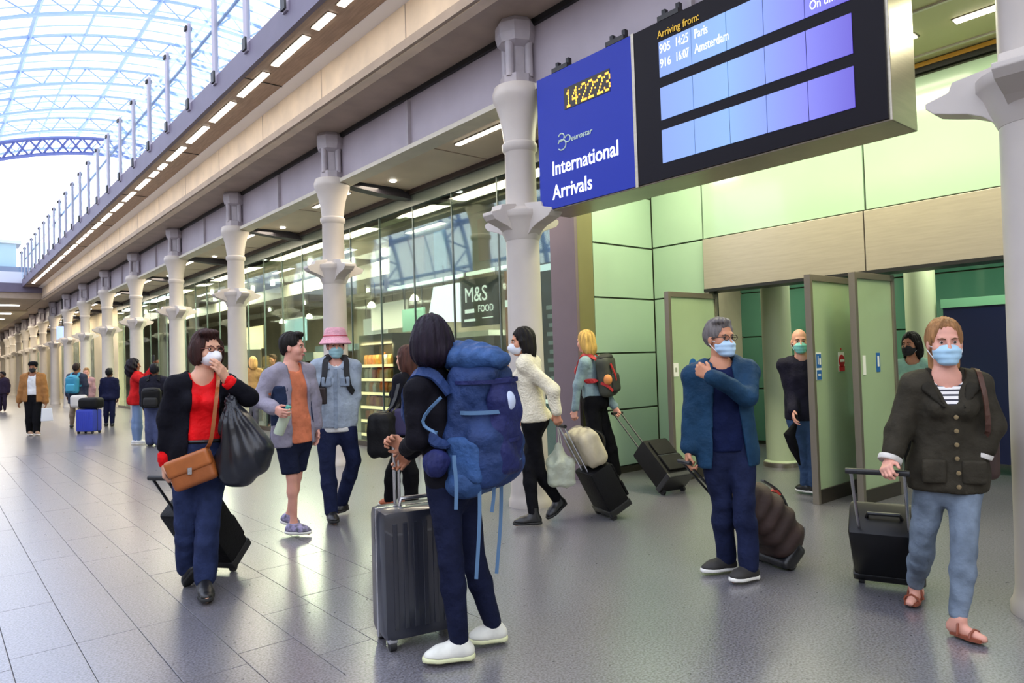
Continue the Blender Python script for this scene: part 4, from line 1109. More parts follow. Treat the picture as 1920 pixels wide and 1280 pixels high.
            F.ell(P(0, -.05, -.04), sc(.15, .12, .15), R, .05); F.ell(P(0, -.07, -.14), sc(.13, .10, .11), R, .05)
        elif style == 'bald':
            F.ell(P(0, -.05, -.03), sc(.084, .07, .05), R, .01)
        # keep the face clear
        if style == 'tied': F.ell(P(0, .128, .012), sc(.078, .088, .092), R, .02, 's')
        elif style in ('grey', 'short'): F.ell(P(0, .120, .0), sc(.068, .085, .080), R, .02, 's')
        else: F.ell(P(0, .105, -.022), sc(.062, .085, .088 if style != 'bald' else .2), R, .02, 's')
        if style in ('short', 'grey', 'tied', 'bald'): F.ell(P(0, .09, -.07), sc(.12, .10, .085), R, .02, 's')
        if style == 'bald': F.ell(P(0, .0, .12), sc(.14, .16, .13), R, .02, 's')
        if style == 'short': F.cut(P(0, .005, -.012), nrm(R[:, 1]*.55-R[:, 2]*.83))
        if style == 'grey': F.cut(P(0, .005, -.03), nrm(R[:, 1]*.55-R[:, 2]*.83))
        r = np.random.default_rng(seed)
        def strands(a, X, Y, Z):
            q = np.stack([X-c[0], Y-c[1], Z-c[2]], -1)@R; an = np.arctan2(q[..., 0], -q[..., 1]+.02)
            am = .006 if style != 'curly' else .012
            return a+am*(np.sin(an*17+q[..., 2]*9+seed)+.6*np.sin(an*31-q[..., 2]*14)+(.9*np.sin(q[..., 2]*60+an*6) if style == 'curly' else .35*np.sin(q[..., 2]*38+an*5)))*.55
        F.fn(strands)
        v, f = F.net(); s.sdfs.append(F); return link(name, np_mesh(name, [(v, f, 0)], s.base, [hair_m(col)]), s.root)
    def mask(s, col, kind='surgical'):
        R = s.head_R(); S = s.hs*.93; c = s.J['hd']
        def P(x, y, z): return c+R@(np.array([x, y, z])*S)
        F = SDF(c-.2, c+.2, .005*max(1, s.q*.9)); sc = lambda *a: np.array(a)*S
        if kind == 'surgical':
            F.ell(P(0, .045, -.058), sc(.070, .078, .066), R, .01); F.cone(P(0, .090, -.022), P(0, .112, -.045), .010*S, .012*S, .02); F.ell(P(0, .075, -.10), sc(.045, .045, .032), R, .02)
            def pl(a, X, Y, Z):
                q = np.stack([X-c[0], Y-c[1], Z-c[2]], -1)@R; return a+.0016*np.sin(q[..., 2]*190)
            F.fn(pl)
        else:
            F.ell(P(0, .042, -.058), sc(.066, .084, .064), R, .01); F.cone(P(0, .105, -.050), P(0, .118, -.055), .028*S, .020*S, .03)
        # keep only the cover over nose, mouth and chin
        F.cut(P(0, .022, 0), -R[:, 1]); F.cut(P(0, .1, -.012), nrm(R[:, 2]-R[:, 1]*.35)); F.cut(P(0, .06, -.128), -R[:, 2])
        m = mat('mask_'+col, col, .7, var=.04, scale=30)
        v, f = F.net(); o = link('face_mask', np_mesh('face_mask', [(v, f, 0)], s.base, [m]), s.root)
        for x in (-1, 1):
            for z in (-.025, -.09):
                MB().tube([P(x*.062, .035, z)-s.base, P(x*.080, .01, z*.6)-s.base, P(x*.086, -.012, -.012+z*.25)-s.base], .0022, 5).build('ear_loop', mat('ear_loop', 'e6e8ea', .7), o)
        return o
    def glasses(s, col='2a2422'):
        R = s.head_R(); S = s.hs*.93; c = s.J['hd']; m = mat('spectacle_'+col, col, .3)
        def P(x, y, z): return c+R@(np.array([x, y, z])*S)-s.base
        g = MB()
        for x in (-1, 1):
            g.tube([P(x*.033+.024*math.cos(a), .108, .0+.017*math.sin(a)) for a in np.linspace(0, 6.283, 15)], .0026, 5, False)
            g.tube([P(x*.057, .106, .004), P(x*.078, .08, .004), P(x*.082, -.01, .0)], .0026, 5)
        g.tube([P(-.010, .110, .004), P(.010, .110, .004)], .0026, 5)
        o = g.build('glasses', m, s.root)
    def V(s, t, r, f): return s.tp(t)+s.r*r+s.f*f          # torso coordinates
def bag_obj(name, label, cat, F_list, base, group=None):
    t = thing(name, label, cat, tuple(base), 0, group); out = []
    for nm, net, m in F_list: out.append(link(nm, np_mesh(nm, [(*net, 0)], np.asarray(base), [m]), t))
    return t, out
# ================================================================== LUGGAGE BUILDERS
m_rubber = mat('wheel_rubber', '1c1c1e', .6); m_chrome = mat('handle_silver', 'b8b8bc', .25, metal=.9)
def frame_empty(name, label, cat, loc, X, Y, Z, group=None):
    o = thing(name, label, cat, (0, 0, 0), 0, group)
    o.matrix_world = Matrix(((X[0], Y[0], Z[0], loc[0]), (X[1], Y[1], Z[1], loc[1]), (X[2], Y[2], Z[2], loc[2]), (0, 0, 0, 1)))
    return o
def suitcase(label, W, hand, size, m, kind='soft', trim=None, handle=None, grip_w=.13, yaw=None, wheels=2, hl=None, name='suitcase', telescope=None, hx=0):
    """W wheel contact on the ground, hand = grip point (the case leans towards it) or None for upright"""
    w, d, h = size; W = np.asarray(W, float); r = .028
    ax = W+UP*r
    if hand is not None:
        hand = np.asarray(hand, float); Z = nrm(hand-ax); Lh = np.linalg.norm(hand-ax); X = nrm(np.cross(Z-UP*Z[2] if abs(Z[2]) < .999 else CFH, UP)); Y = np.cross(Z, X)
    else:
        Z = UP; Y = nrm(fdir(yaw)); X = np.cross(Y, Z); Lh = h+(hl or .0)
    t = frame_empty(name, label, 'suitcase', ax, X, Y, Z)
    trim = trim or m_rubber
    y0 = 0.0 if hand is not None else 0
    # local: x width, y thickness (-y is the wheel/back side when leaning), z length
    yc = -d/2+.03 if hand is not None else 0
    if hand is not None: yc = -(d/2-.02)
    yc = -yc if (hand is not None and Y[2] > 0) else yc
    z0 = .02
    b = MB().box(-w/2, w/2, yc-d/2, yc+d/2, z0, z0+h)
    body = b.build('shell' if kind == 'hard' else 'case_body', m, t, bevel=.045 if kind == 'hard' else .03, smooth=True)
    if kind == 'hard':
        for k in range(7):
            x = -w/2+.06+k*(w-.12)/6
            for sg in (-1, 1): MB().box(x-.012, x+.012, yc+sg*d/2-.006, yc+sg*d/2+.004, z0+.06, z0+h-.06).build('shell_rib', m, body, bevel=.003)
        MB().box(-w/2-.003, w/2+.003, yc-.008, yc+.008, z0-.003, z0+h+.003).build('seam', trim, body, bevel=.003)
    else:
        sg = 1 if yc > 0 else -1
        MB().box(-w*.40, w*.40, yc+sg*d/2-.01, yc+sg*(d/2+.035), z0+.06, z0+h*.50).build('front_pocket', m, body, bevel=.02, smooth=True)
        MB().box(-w*.38, w*.38, yc+sg*d/2-.01, yc+sg*(d/2+.025), z0+h*.54, z0+h*.9).build('front_pocket', m, body, bevel=.015, smooth=True)
        MB().tube([(-w*.4, yc+sg*(d/2+.02), z0+h*.52), (w*.4, yc+sg*(d/2+.02), z0+h*.52)], .004, 5).build('zip', m_chrome, body)
        MB().box(-w/2-.006, w/2+.006, yc-d/2-.004, yc+d/2+.004, z0-.012, z0+.05).build('corner_guard', trim, body, bevel=.012)
    MB().tube([(-.09, yc, z0+h-.005), (-.08, yc, z0+h+.035), (.08, yc, z0+h+.035), (.09, yc, z0+h-.005)], .011, 8).build('top_handle', trim, body, smooth=True)
    wm = MB().tube([(-.016, 0, 0), (.016, 0, 0)], r, 14).mesh('wheel', m_rubber, smooth=True)
    pos = [(-w*.4, 0), (w*.4, 0)] if wheels == 2 else [(-w*.4, -d*.36), (w*.4, -d*.36), (-w*.4, d*.36), (w*.4, d*.36)]
    for x, y in pos:
        o = link('wheel', wm, t); o.location = (x, y, 0)
        MB().box(-.024, .024, -.024, .024, .012, .05).build('wheel_fork', trim, o, bevel=.006)
    hy = (yc*.15 if hand is not None else -d*.30)
    mt = handle or m_chrome
    if Lh > h+.05 or hl:
        gx = telescope or grip_w*.42
        for x in (-gx, gx): MB().tube([(x+hx, hy, z0+h-.05), (x+hx, hy, Lh-.01)], .009, 8).build('handle_tube', mt, t, smooth=True)
        MB().tube([(hx-max(gx, grip_w*.5)-.015, hy, Lh), (hx+max(gx, grip_w*.5)+.015, hy, Lh)], .016, 10).build('handle_grip', trim if not hl else mt, t, smooth=True)
    return t
def net_thing(name, label, cat, base, parts, group=None):
    t = thing(name, label, cat, tuple(base), 0, group); r = []
    for nm, F, m in parts: r.append(link(nm, np_mesh(nm, [(*F.net(), 0)], np.asarray(base), [m]), t))
    return t, r
def strap(parent, base, pts, side, w, m, name='strap', t=.006, on=None):
    base = np.asarray(base); pts = [np.asarray(p)-base for p in pts]
    # smooth the path
    Q = []
    for i in range(len(pts)-1):
        p0 = pts[max(i-1, 0)]; p1, p2 = pts[i], pts[i+1]; p3 = pts[min(i+2, len(pts)-1)]
        for u in np.linspace(0, 1, 5)[:-1]:
            Q.append(.5*((2*p1)+(-p0+p2)*u+(2*p0-5*p1+4*p2-p3)*u*u+(-p0+3*p1-3*p2+p3)*u**3))
    Q.append(pts[-1])
    if on is not None:      # lie on the clothes instead of passing through them
        q = np.array(Q)+base; lift = t*.5+.003
        for _ in range(24):
            d = dist_to(on.sdfs, q); bad = d < lift
            if not bad.any(): break
            g = np.stack([dist_to(on.sdfs, q+e)-dist_to(on.sdfs, q-e) for e in np.eye(3)*.012], -1); g = g/(np.linalg.norm(g, axis=-1, keepdims=True)+1e-9)
            q = q+np.where(bad[:, None], g*np.clip(lift-d, 0, .03)[:, None], 0)
        for _ in range(2): q[1:-1] = .25*q[:-2]+.5*q[1:-1]+.25*q[2:]
        d = dist_to(on.sdfs, q); g = np.stack([dist_to(on.sdfs, q+e)-dist_to(on.sdfs, q-e) for e in np.eye(3)*.012], -1); g = g/(np.linalg.norm(g, axis=-1, keepdims=True)+1e-9)
        q = q+g*np.clip(lift-d, 0, .03)[:, None]; Q = list(q-base)
        S_ = []; near = dist_to(on.sdfs, q) < .05; g = np.stack([dist_to(on.sdfs, q+e)-dist_to(on.sdfs, q-e) for e in np.eye(3)*.02], -1)
        for k in range(len(q)):      # turn the strap flat against the cloth
            tg = q[min(k+1, len(q)-1)]-q[max(k-1, 0)]; sd = np.cross(tg, g[k]) if near[k] and np.linalg.norm(g[k]) > 1e-6 else np.asarray(side, float); sd = nrm(sd)
            ref = S_[-1] if S_ else np.asarray(side, float)
            S_.append(sd if sd@ref >= 0 else -sd)
        S_ = np.array(S_)
        for _ in range(2): S_[1:-1] = .25*S_[:-2]+.5*S_[1:-1]+.25*S_[2:]
        side = S_
    return MB().ribbon(Q, side, w, t).build(name, m, parent)
def backpack(label, P, size, m, m2, off=.0, drop=.86, straps=True, name='backpack', q=1.0, acc=None, strap_m=None, lean=0):
    """worn pack on person P: body behind the back, two shoulder straps"""
    w, d, h = size; R = np.stack([P.r, P.f, P.up], 1)
    c = P.tp(drop)-P.up*h/2-P.f*(.105*P.b+d/2+off); lo = c-.6; hi = c+.6
    F = SDF(lo, hi, .011*q); F.box(c, (w/2, d/2, h/2), R, .07, .02); F.folds(.004, 22, 4)
    carve(F, P.sdfs); F2 = SDF(lo, hi, .011*q); F2.box(c-P.f*(d*.48)-P.up*h*.17, (w*.36, d*.22, h*.24), R, .04, .02)
    F3 = SDF(lo, hi, .011*q); F3.ell(c+P.up*h*.46, (w*.46, d*.50, h*.10), R, .02); carve(F3, P.sdfs)
    t, pr = net_thing(name, label, 'backpack', P.base+np.array([0, 0, .9]), [('pack_body', F, m), ('front_pocket', F2, m2), ('lid', F3, m2)])
    if straps:
        for sg in (-1, 1):
            x = sg*.085*P.b
            pts = [P.V(.90, x, -.13), P.V(1.0, x*1.05, -.06), P.V(1.015, x*1.1, .01), P.V(.94, x*1.1, .085*P.b), P.V(.76, x*1.2, .125*P.b), P.V(.60, x*1.4, .115*P.b), P.V(.50, sg*.14*P.b, .02), P.V(.46, sg*.14*P.b, -.13)]
            strap(t, P.base+np.array([0, 0, .9]), pts, P.r, .05, strap_m or m, 'shoulder_strap', .012, on=P)
    return t
# ================================================================== PEOPLE AND WHAT THEY CARRY
m_blackcl = cloth('black', '0e0e12'); m_jean = cloth('jeans_blue', '2a3456', var=.3); m_jeanl = cloth('jeans_light', '727f8e', var=.28, scale=7); m_jeand = cloth('jeans_dark', '1d2440', var=.25)
m_bshoe = mat('shoe_black', '141416', .4); m_bsole = mat('sole_black', '1a1a1a', .7); m_wsole = mat('sole_white', 'e4e2da', .6)
m_bag_black = mat('bag_black', '0d0d0f', .6, bump=.3, bscale=60, var=.2, scale=5, spec=.2)
# ---- A: woman in red blouse ------------------------------------------
A = Person('woman in red blouse and black blazer with white mask, hand to her face', dict(hd=(388, 655), nk=(378, 704), pv=(376, 852), re=(313, 788), rw=(309, 868), le=(466, 745, -.10), lw=(424, 712, -.20),
    rk=(348, 980), lk=(390, 985), ra=(354, 1064, .12), rt=(350, 1092, .02), la=(383, 1086, .09), lt=(388, 1128, .02)), -30, -56, b=.98, q=1.0, skin='light')
A.thumb = {'l': [0, 0, 1]}
A.body(grip={'r': (55, None), 'l': (18, at(404, 676, A.z-.22)-A.J['lw'])})
A.face('2a1c18'); A.hair('38221f', 'bob'); A.mask('ecebee', 'cup'); A.glasses('6a3a34')
A.trousers(m_jean, e=.010, ek=.022, ea=.036, to=.97, seed=5, amp=.007, top=.20)
A.top(cloth('red_silk', 'e3161c', rough=.5), e=.012, hem=.19, vneck=.16, neck=.07, es=.006, name='blouse', amp=.006)
A.top(cloth('blazer_black', '101018'), e=.030, hem=-.12, open=(.105, .070, -.012), es=.020, sleeve=.60, name='blazer', amp=.005, neck=.085, seed=8)
for q_ in 'rl': A.cuff(q_, cloth('red_silk', 'e3161c'), .012, .76, .97)
MB().tube([A.tp(.19)+A.r*(.142*math.cos(a))+A.f*(.102*math.sin(a))-A.base for a in np.linspace(0, 6.283, 24)], .013, 6, False).build('belt', m_bshoe, A.root)
for q_ in 'rl': A.shoe(q_, m_bshoe, m_bsole, tall=.05)
# tan handbag
m_tan = mat('tan_leather', '9c5626', .45, var=.12, scale=12, bump=.15, bscale=80)
cb = at(361, 880, A.z-.20); Rb = frame(fdir(-8)); a_ = math.radians(-19)
Rz = np.stack([math.cos(a_)*Rb[:, 0]+math.sin(a_)*Rb[:, 2], Rb[:, 1], -math.sin(a_)*Rb[:, 0]+math.cos(a_)*Rb[:, 2]], 1)
Fb = SDF(cb-.25, cb+.25, .008); Fb.box(cb, (.135, .045, .10), Rz, .03, .01)
Fl = SDF(cb-.25, cb+.25, .008); Fl.box(cb+Rz[:, 2]*.045+Rz[:, 1]*.035, (.137, .022, .055), Rz, .02, .01)
hb, pr_ = net_thing('handbag', 'tan leather crossbody handbag hanging at the red blouse', 'handbag', cb, [('bag_body', Fb, m_tan), ('flap', Fl, mat('tan_leather_flap', 'a85f2c', .42, var=.12, scale=12))])
strap(hb, cb, [cb+Rz[:, 0]*-.12+Rz[:, 2]*.09, at(396, 825, A.z-.22), at(403, 770, A.z-.21), at(408, 725, A.z-.16), A.V(1.01, -.10, .0), A.V(.9, -.09, -.13)], A.r, .022, m_tan, 'shoulder_strap', on=A)
MB().box(-.012, .012, -.006, .006, -.02, .02).build('buckle', m_chrome, hb).location = tuple(Rz[:, 1]*.06)
# big black bag on her arm
cz = A.z-.12
m_poly = mat('bag_polythene', '1b1d24', .3, var=.2, scale=4, bump=.5, bscale=14, stretch=(1, 1, .3))
pb = [at(432, 752, cz), at(446, 800, cz-.02), at(466, 850, cz-.02), at(448, 876, cz), at(440, 860, cz+.05)]
Fp = SDF(np.min(pb, 0)-.35, np.max(pb, 0)+.3, .011)
Fp.cone(pb[0], pb[1], .035, .085, .05, (CFH, .8)); Fp.cone(pb[1], pb[2], .10, .135, .06, (CFH, .8)); Fp.cone(pb[2], pb[3], .135, .125, .06, (CFH, .8)); Fp.cone(pb[1], at(432, 868, cz), .06, .10, .06, (CFH, .8))
def pleat(a, X, Y, Z):
    q = np.stack([X-pb[0][0], Y-pb[0][1], Z-pb[0][2]], -1); u = q@CRH; v = -q[..., 2]+.04
    return a+.011*np.sin(np.arctan2(u, v)*26)*np.clip(1.2-v*1.6, .25, 1)
Fp.fn(pleat); carve(Fp, [Fb, Fl], -.001); carve(Fp, A.sdfs)
pbag, _ = net_thing('black_sack', 'large bulging black plastic bag hanging from the arm of the red blouse woman', 'bag', pb[2], [('bag_body', Fp, m_poly)])
strap(pbag, pb[2], [pb[0]-UP*.02, at(436, 738, A.z-.10), A.J['le']*.45+A.J['ls']*.55+UP*.07, at(440, 738, A.z+.06), pb[1]+CFH*.05], CRH, .035, m_poly, 'handle_strap', on=A)
suitcase('black soft trolley case pulled by the woman in red blouse', gnd(405, 1068), A.J['rw']+(at(296, 899, A.z-.05)-A.J['rw'])*1.0, (.36, .22, .52), m_bag_black, 'soft', handle=m_bshoe)
# ---- D: backpacker ------------------------------------------------------
wA, wB = gnd(722, 1222), gnd(838, 1196); wc = .5*(wA+wB)+CFH*.10; zc_ = depth(wc)-.10; T_ = at(746, 834, zc_)
D = Person('woman in black with dark bob hair, seen from behind wearing a huge blue backpack', dict(hd=(806, 640), nk=(808, 702), pv=(848, 900), le=(781, 822, -.02), lw=(763, 842, 0, zc_-.02), re=(796, 822, .02), rw=(770, 848, .1),
    lk=(845, 1050), rk=(890, 1056), la=(862, 1204, .09), lt=(800, 1240, .02), ra=(925, 1172, .09), rt=(884, 1204, .02)), 118, 150, b=.95, skin='tan')
D.body(grip={'l': (68, T_+UP*.012+CFH*.0-D.J['lw']), 'r': (50, None)})
D.hair('1c1420', 'bobfull', 9); m_dk = cloth('navy_legging', '171c34', var=.2)
D.trousers(m_dk, e=.008, ek=.010, ea=.014, to=.95, seed=12, amp=.003, name='leggings')
D.top(cloth('dark_jumper', '131219'), e=.018, hem=-.02, es=.014, name='jumper', seed=4, collar=.004, neck=0, amp=.005)
m_wshoe = mat('trainer_white', 'dcdcd2', .6, var=.1, scale=14)
for q_ in 'rl':
    sh = D.shoe(q_, m_wshoe, mat('sole_lime', 'd9dcb0', .6), w=.048, tall=.0); D.laces(q_, sh, m_wsole)
# rucksack
m_rb = mat('ruck_blue', '263a66', .65, var=.3, scale=6, bump=.8, bscale=16, bdist=.03, spec=.25); m_rb2 = mat('ruck_teal', '365688', .65, var=.3, scale=7, bump=.8, bscale=16, bdist=.03, spec=.25); m_rb3 = mat('ruck_indigo', '252b5e', .65, var=.25, scale=5, bump=.7, bscale=16, bdist=.03, spec=.25); m_rstrap = mat('ruck_strap', '56789c', .7)
zr = D.z-.02; rc = at(902, 790, zr); Ru = nrm(at(893, 640, zr)-at(905, 910, zr)); Rf = nrm(D.f-Ru*(D.f@Ru)); RR = np.stack([np.cross(Rf, Ru), Rf, Ru], 1)
lo_, hi_ = rc-.62, rc+.62
F1 = SDF(lo_, hi_, .0105); F1.box(rc+Ru*.0, (.165, .125, .30), RR, .10, .03); F1.box(rc-Ru*.14-Rf*.02, (.175, .14, .15), RR, .10, .08); F1.folds(.012, 26, 6)
F2 = SDF(lo_, hi_, .0105); F2.ell(rc+Ru*.305+Rf*.02, (.155, .175, .075), RR, .03); F2.ell(rc+Ru*.33+Rf*.09, (.12, .10, .05), RR, .05); F2.folds(.010, 30, 3)
F3 = SDF(lo_, hi_, .0105); F3.box(rc-Rf*.125-Ru*.05, (.12, .055, .20), RR, .05, .02); F3.box(rc-Rf*.13+Ru*.12, (.10, .045, .09), RR, .04, .03); F3.folds(.010, 28, 9)
F4 = SDF(lo_, hi_, .0105); F4.box(rc+RR[:, 0]*.165-Ru*.16, (.035, .09, .11), RR, .03, .02)
F4b = SDF(lo_, hi_, .0105); F4b.box(rc-RR[:, 0]*.165-Ru*.16, (.035, .09, .11), RR, .03, .02)
F5 = SDF(lo_, hi_, .0105); F5.cone(rc-Ru*.27+RR[:, 0]*-.12+Rf*.02, rc-Ru*.27+RR[:, 0]*.12+Rf*.02, .105, .105, .03, (Ru, .75)); F5.folds(.006, 26, 2)
for F_ in (F1, F2, F3, F4, F4b, F5): carve(F_, D.sdfs)
ruck, _ = net_thing('backpack', 'huge blue hiking backpack worn by the woman in black', 'backpack', rc, [('pack_body', F1, m_rb), ('lid', F2, m_rb2), ('front_pocket', F3, m_rb3), ('side_pocket', F4, m_rb2), ('side_pocket', F4b, m_rb2), ('bottom_pocket', F5, m_rb2)])
# compression straps and dangling straps
for k, tz in enumerate((.20, .05, -.10, -.22)):
    pts = [rc+RR[:, 0]*(.172*math.cos(a))+Rf*(-.03+.155*math.sin(a))+Ru*(tz+.01*k) for a in np.linspace(math.pi*.15, -math.pi*1.15, 12)]
    strap(ruck, rc, pts, Ru, .018, m_rstrap if k % 2 else m_rb3, 'compression_strap', .006)
for (x0, y0_, x1, y1_, dz) in ((852, 870, 855, 955, -.24), (899, 915, 893, 1085, -.16), (940, 915, 931, 1075, -.02), (868, 905, 862, 950, .1), (925, 905, 922, 960, -.1)):
    p0, p1 = at(x0, y0_, zr+dz), at(x1, y1_, zr+dz); strap(ruck, rc, [p0+UP*.04, p0, p0*.6+p1*.4+CRH*.006, p1], CRH, .017, m_rstrap, 'dangling_strap', .003, on=D)
m_pale = mat('pale_pouch', 'c8d4ee', .6, var=.1)
F6 = SDF(rc-.5, rc+.5, .0085); pc = rc-Rf*.165+Ru*.10+RR[:, 0]*-.03; F6.ell(pc, (.055, .035, .055), RR, .01)
link('mesh_pouch', np_mesh('mesh_pouch', [(*F6.net(), 0)], rc, [m_pale]), ruck)
F7 = SDF(rc-.6, rc+.6, .0085); hp = at(818, 868, zr-.16); F7.ell(hp, (.07, .06, .07), None, .02); F7.folds(.008, 40, 3); carve(F7, D.sdfs)
link('hip_pouch', np_mesh('hip_pouch', [(*F7.net(), 0)], rc, [m_rb3]), ruck)
for sg in (-1, 1):
    x = sg*.085
    strap(ruck, rc, [D.V(.80, x, -.14), D.V(1.00, x*1.05, -.08), D.V(1.02, x*1.1, .0), D.V(.94, x*1.1, .085), D.V(.78, x*1.25, .12), D.V(.60, x*1.5, .105), D.V(.45, sg*.145, .0), D.V(.36, sg*.145, -.12)], D.r, .055, m_rb, 'shoulder_strap', .014, on=D)
strap(ruck, rc, [D.V(.80, -.19, -.16), D.V(.62, -.195, -.02), D.V(.5, -.19, -.10)], D.f, .014, m_rstrap, 'adjuster_strap', on=D)
# grey hard suitcase
m_grey = mat('shell_slate', '20232f', .32, var=.08, scale=6, coat=.3)
yawv = nrm(np.cross(UP, wB-wA)); yd = math.degrees(math.atan2(-(yawv@CRH), -(yawv@CFH)))
sc_ = suitcase('large slate grey hard suitcase with silver handle beside the backpacker', wc, None, (.43, .26, .64), m_grey, 'hard', trim=m_chrome, yaw=yd+180, wheels=4, hl=T_[2]-.028-.64, telescope=.012, grip_w=.06, hx=.075)
# ---- K: woman in olive jacket -----------------------------------------
K = Person('blonde woman in olive jacket, striped top and light jeans wearing a blue mask', dict(hd=(1771, 642), nk=(1772, 700), pv=(1777, 892), re=(1686, 806), rw=(1667, 866, -.05), le=(1861, 797, -.05), lw=(1836, 856, -.03),
    rk=(1728, 1030), lk=(1806, 1030), ra=(1716, 1098, .10), rt=(1706, 1134, .02), la=(1798, 1160, .09), lt=(1844, 1203, .02)), 18, 20, b=.93, skin='pink')
K.body(grip={'r': (62, at(1656, 888, K.z-.12)-K.J['rw']), 'l': (75, at(1818, 880, K.z-.02)-K.J['lw'])}); K.face('6a4a34'); K.hair('9a7048', 'tied', 3); K.mask('a9cfe6')
K.trousers(m_jeanl, e=.008, ek=.010, ea=.010, to=.93, seed=21, amp=.006, name='jeans')
def stripe_mat():
    m = mat('cloth_stripe', 'e9e6e2', .8); nt = m.node_tree; b = nt.nodes['Principled BSDF']; L = nt.links.new
    geo = nt.nodes.new('ShaderNodeNewGeometry'); sp = nt.nodes.new('ShaderNodeSeparateXYZ'); L(geo.outputs['Position'], sp.inputs[0])
    ma = nt.nodes.new('ShaderNodeMath'); ma.operation = 'MULTIPLY'; ma.inputs[1].default_value = 42.0; L(sp.outputs['Z'], ma.inputs[0])
    fr = nt.nodes.new('ShaderNodeMath'); fr.operation = 'FRACT'; L(ma.outputs[0], fr.inputs[0])
    gt = nt.nodes.new('ShaderNodeMath'); gt.operation = 'LESS_THAN'; gt.inputs[1].default_value = .4; L(fr.outputs[0], gt.inputs[0])
    lt = nt.nodes.new('ShaderNodeMath'); lt.operation = 'LESS_THAN'; lt.inputs[1].default_value = 1.235; L(sp.outputs['Z'], lt.inputs[0])
    mu = nt.nodes.new('ShaderNodeMath'); mu.operation = 'MULTIPLY'; L(gt.outputs[0], mu.inputs[0]); L(lt.outputs[0], mu.inputs[1])
    mx = nt.nodes.new('ShaderNodeMix'); mx.data_type = 'RGBA'; mx.inputs[6].default_value = (*lin('e9e6e2'), 1); mx.inputs[7].default_value = (*lin('3a3a44'), 1)
    L(mu.outputs[0], mx.inputs[0]); L(mx.outputs[2], b.inputs['Base Color']); return m
K.top(stripe_mat(), e=.008, hem=.1, es=.006, name='striped_top', neck=.085, amp=.001, arms='')
m_ol = cloth('olive', '37332a', var=.2)
K.top(m_ol, e=.034, hem=-.13, es=.024, ew=.030, sleeve=.72, name='jacket', amp=.006, neck=.09, vneck=.36, seed=13, skirt=.012)
for q_ in 'rl': K.cuff(q_, cloth('cuff_white', 'd8d4cc'), .028, .84, .99); K.sandal(q_, mat('sandal_tan', '8a4a34', .5))
for k, t_ in enumerate((.60, .47, .34, .21, .08, -.05)):
    o = MB().lathe([(.001, 0), (.011, .001), (.011, .006), (.001, .008)], 12).build('button', mat('button_brass', '8a7a5a', .35, metal=.6), K.root, smooth=True)
    p = K.V(t_, -.012, .135*K.b if t_ > .2 else .145); o.location = tuple(p-K.base); o.rotation_euler = Vector(K.f).to_track_quat('Z', 'Y').to_euler()
Rk = np.stack([K.r, K.f, K.up], 1)
for sg in (-1, 1):
    Fk = SDF(K.V(.12, sg*.085, .11)-.15, K.V(.12, sg*.085, .11)+.15, .008); Fk.box(K.V(.08, sg*.088, .115), (.055, .018, .06), Rk, .012, .01)
    link('jacket_pocket', np_mesh('jacket_pocket', [(*Fk.net(), 0)], K.base, [m_ol]), K.root)
    Fk = SDF(K.V(.85, sg*.06, .06)-.2, K.V(.85, sg*.06, .06)+.2, .008); Fk.cone(K.V(1.02, sg*.078, .0), K.V(.87, sg*.098, .085), .024, .030, .01, (nrm(K.f+K.up*.4), .4)); Fk.cone(K.V(.87, sg*.098, .085), K.V(.70, sg*.045, .150), .028, .010, .01, (nrm(K.f+K.up*.2), .4))
    link('collar', np_mesh('collar', [(*Fk.net(), 0)], K.base, [cloth('olive_dark', '2e2b24')]), K.root)
sb = thing('shoulder_bag', 'brown strapped shoulder bag tucked behind the olive jacket arm', 'bag', tuple(K.V(.2, -.2, -.12)))
bb = K.V(.2, -.2, -.12); Fk = SDF(bb-.3, bb+.3, .01); Fk.box(bb, (.05, .11, .13), Rk, .04, .01); carve(Fk, K.sdfs); link('bag_body', np_mesh('bag_body', [(*Fk.net(), 0)], bb, [mat('bag_brown', '3a2620', .5)]), sb)
strap(sb, bb, [bb+UP*.12-K.f*.05, K.V(.8, -.15, -.13), K.V(1.0, -.13, -.06), K.V(1.0, -.135, .04), K.V(.8, -.145, .115), K.V(.45, -.16, .10), bb+UP*.1+K.f*.05], K.r, .024, mat('strap_brown', '4a2c20', .5), 'shoulder_strap', on=K)
suitcase('black trolley case with wide black grip pulled by the woman in olive jacket', gnd(1668, 1098), at(1644, 889, K.z+.02), (.37, .24, .45), mat('case_black_gloss', '0b0c10', .4, var=.2, scale=5, spec=.3), 'soft', trim=m_bshoe, grip_w=.27, telescope=.125)
# ---- H: man in blue jacket ------------------------------------------------
Hm = Person('grey haired man in blue jacket and jeans wearing mask and glasses, arm across chest', dict(hd=(1350, 634), nk=(1350, 682), pv=(1362, 838), re=(1299, 768), rw=(1291, 840), le=(1402, 744, -.14), lw=(1334, 706, -.24),
    rk=(1354, 940), lk=(1396, 940), ra=(1362, 1046, .09), rt=(1320, 1072, .02), la=(1404, 1062, .09), lt=(1374, 1090, .02)), 8, -22, b=1.0, sex='m', skin='tan')
Hm.thumb = {'l': [0, 0, 1]}
Hm.body(grip={'r': (55, None), 'l': (70, at(1312, 694, Hm.z-.22)-Hm.J['lw'])}); Hm.face('5a524c'); Hm.hair('6f6a68', 'grey', 2); Hm.mask('b4d2ea'); Hm.glasses('3a2a24')
Hm.trousers(m_jeand, e=.012, ek=.016, ea=.026, to=.97, seed=31, name='jeans')
Hm.top(cloth('navy_jumper', '131c3e'), e=.014, hem=-.03, es=.006, name='jumper', neck=.07, amp=.004)
Hm.top(cloth('blue_jacket', '1f3d58', rough=.6), e=.036, hem=-.22, open=(.11, .055, .0), es=.022, sleeve=.97, name='jacket', amp=.006, neck=.08, collar=.006, seed=17, skirt=.02)
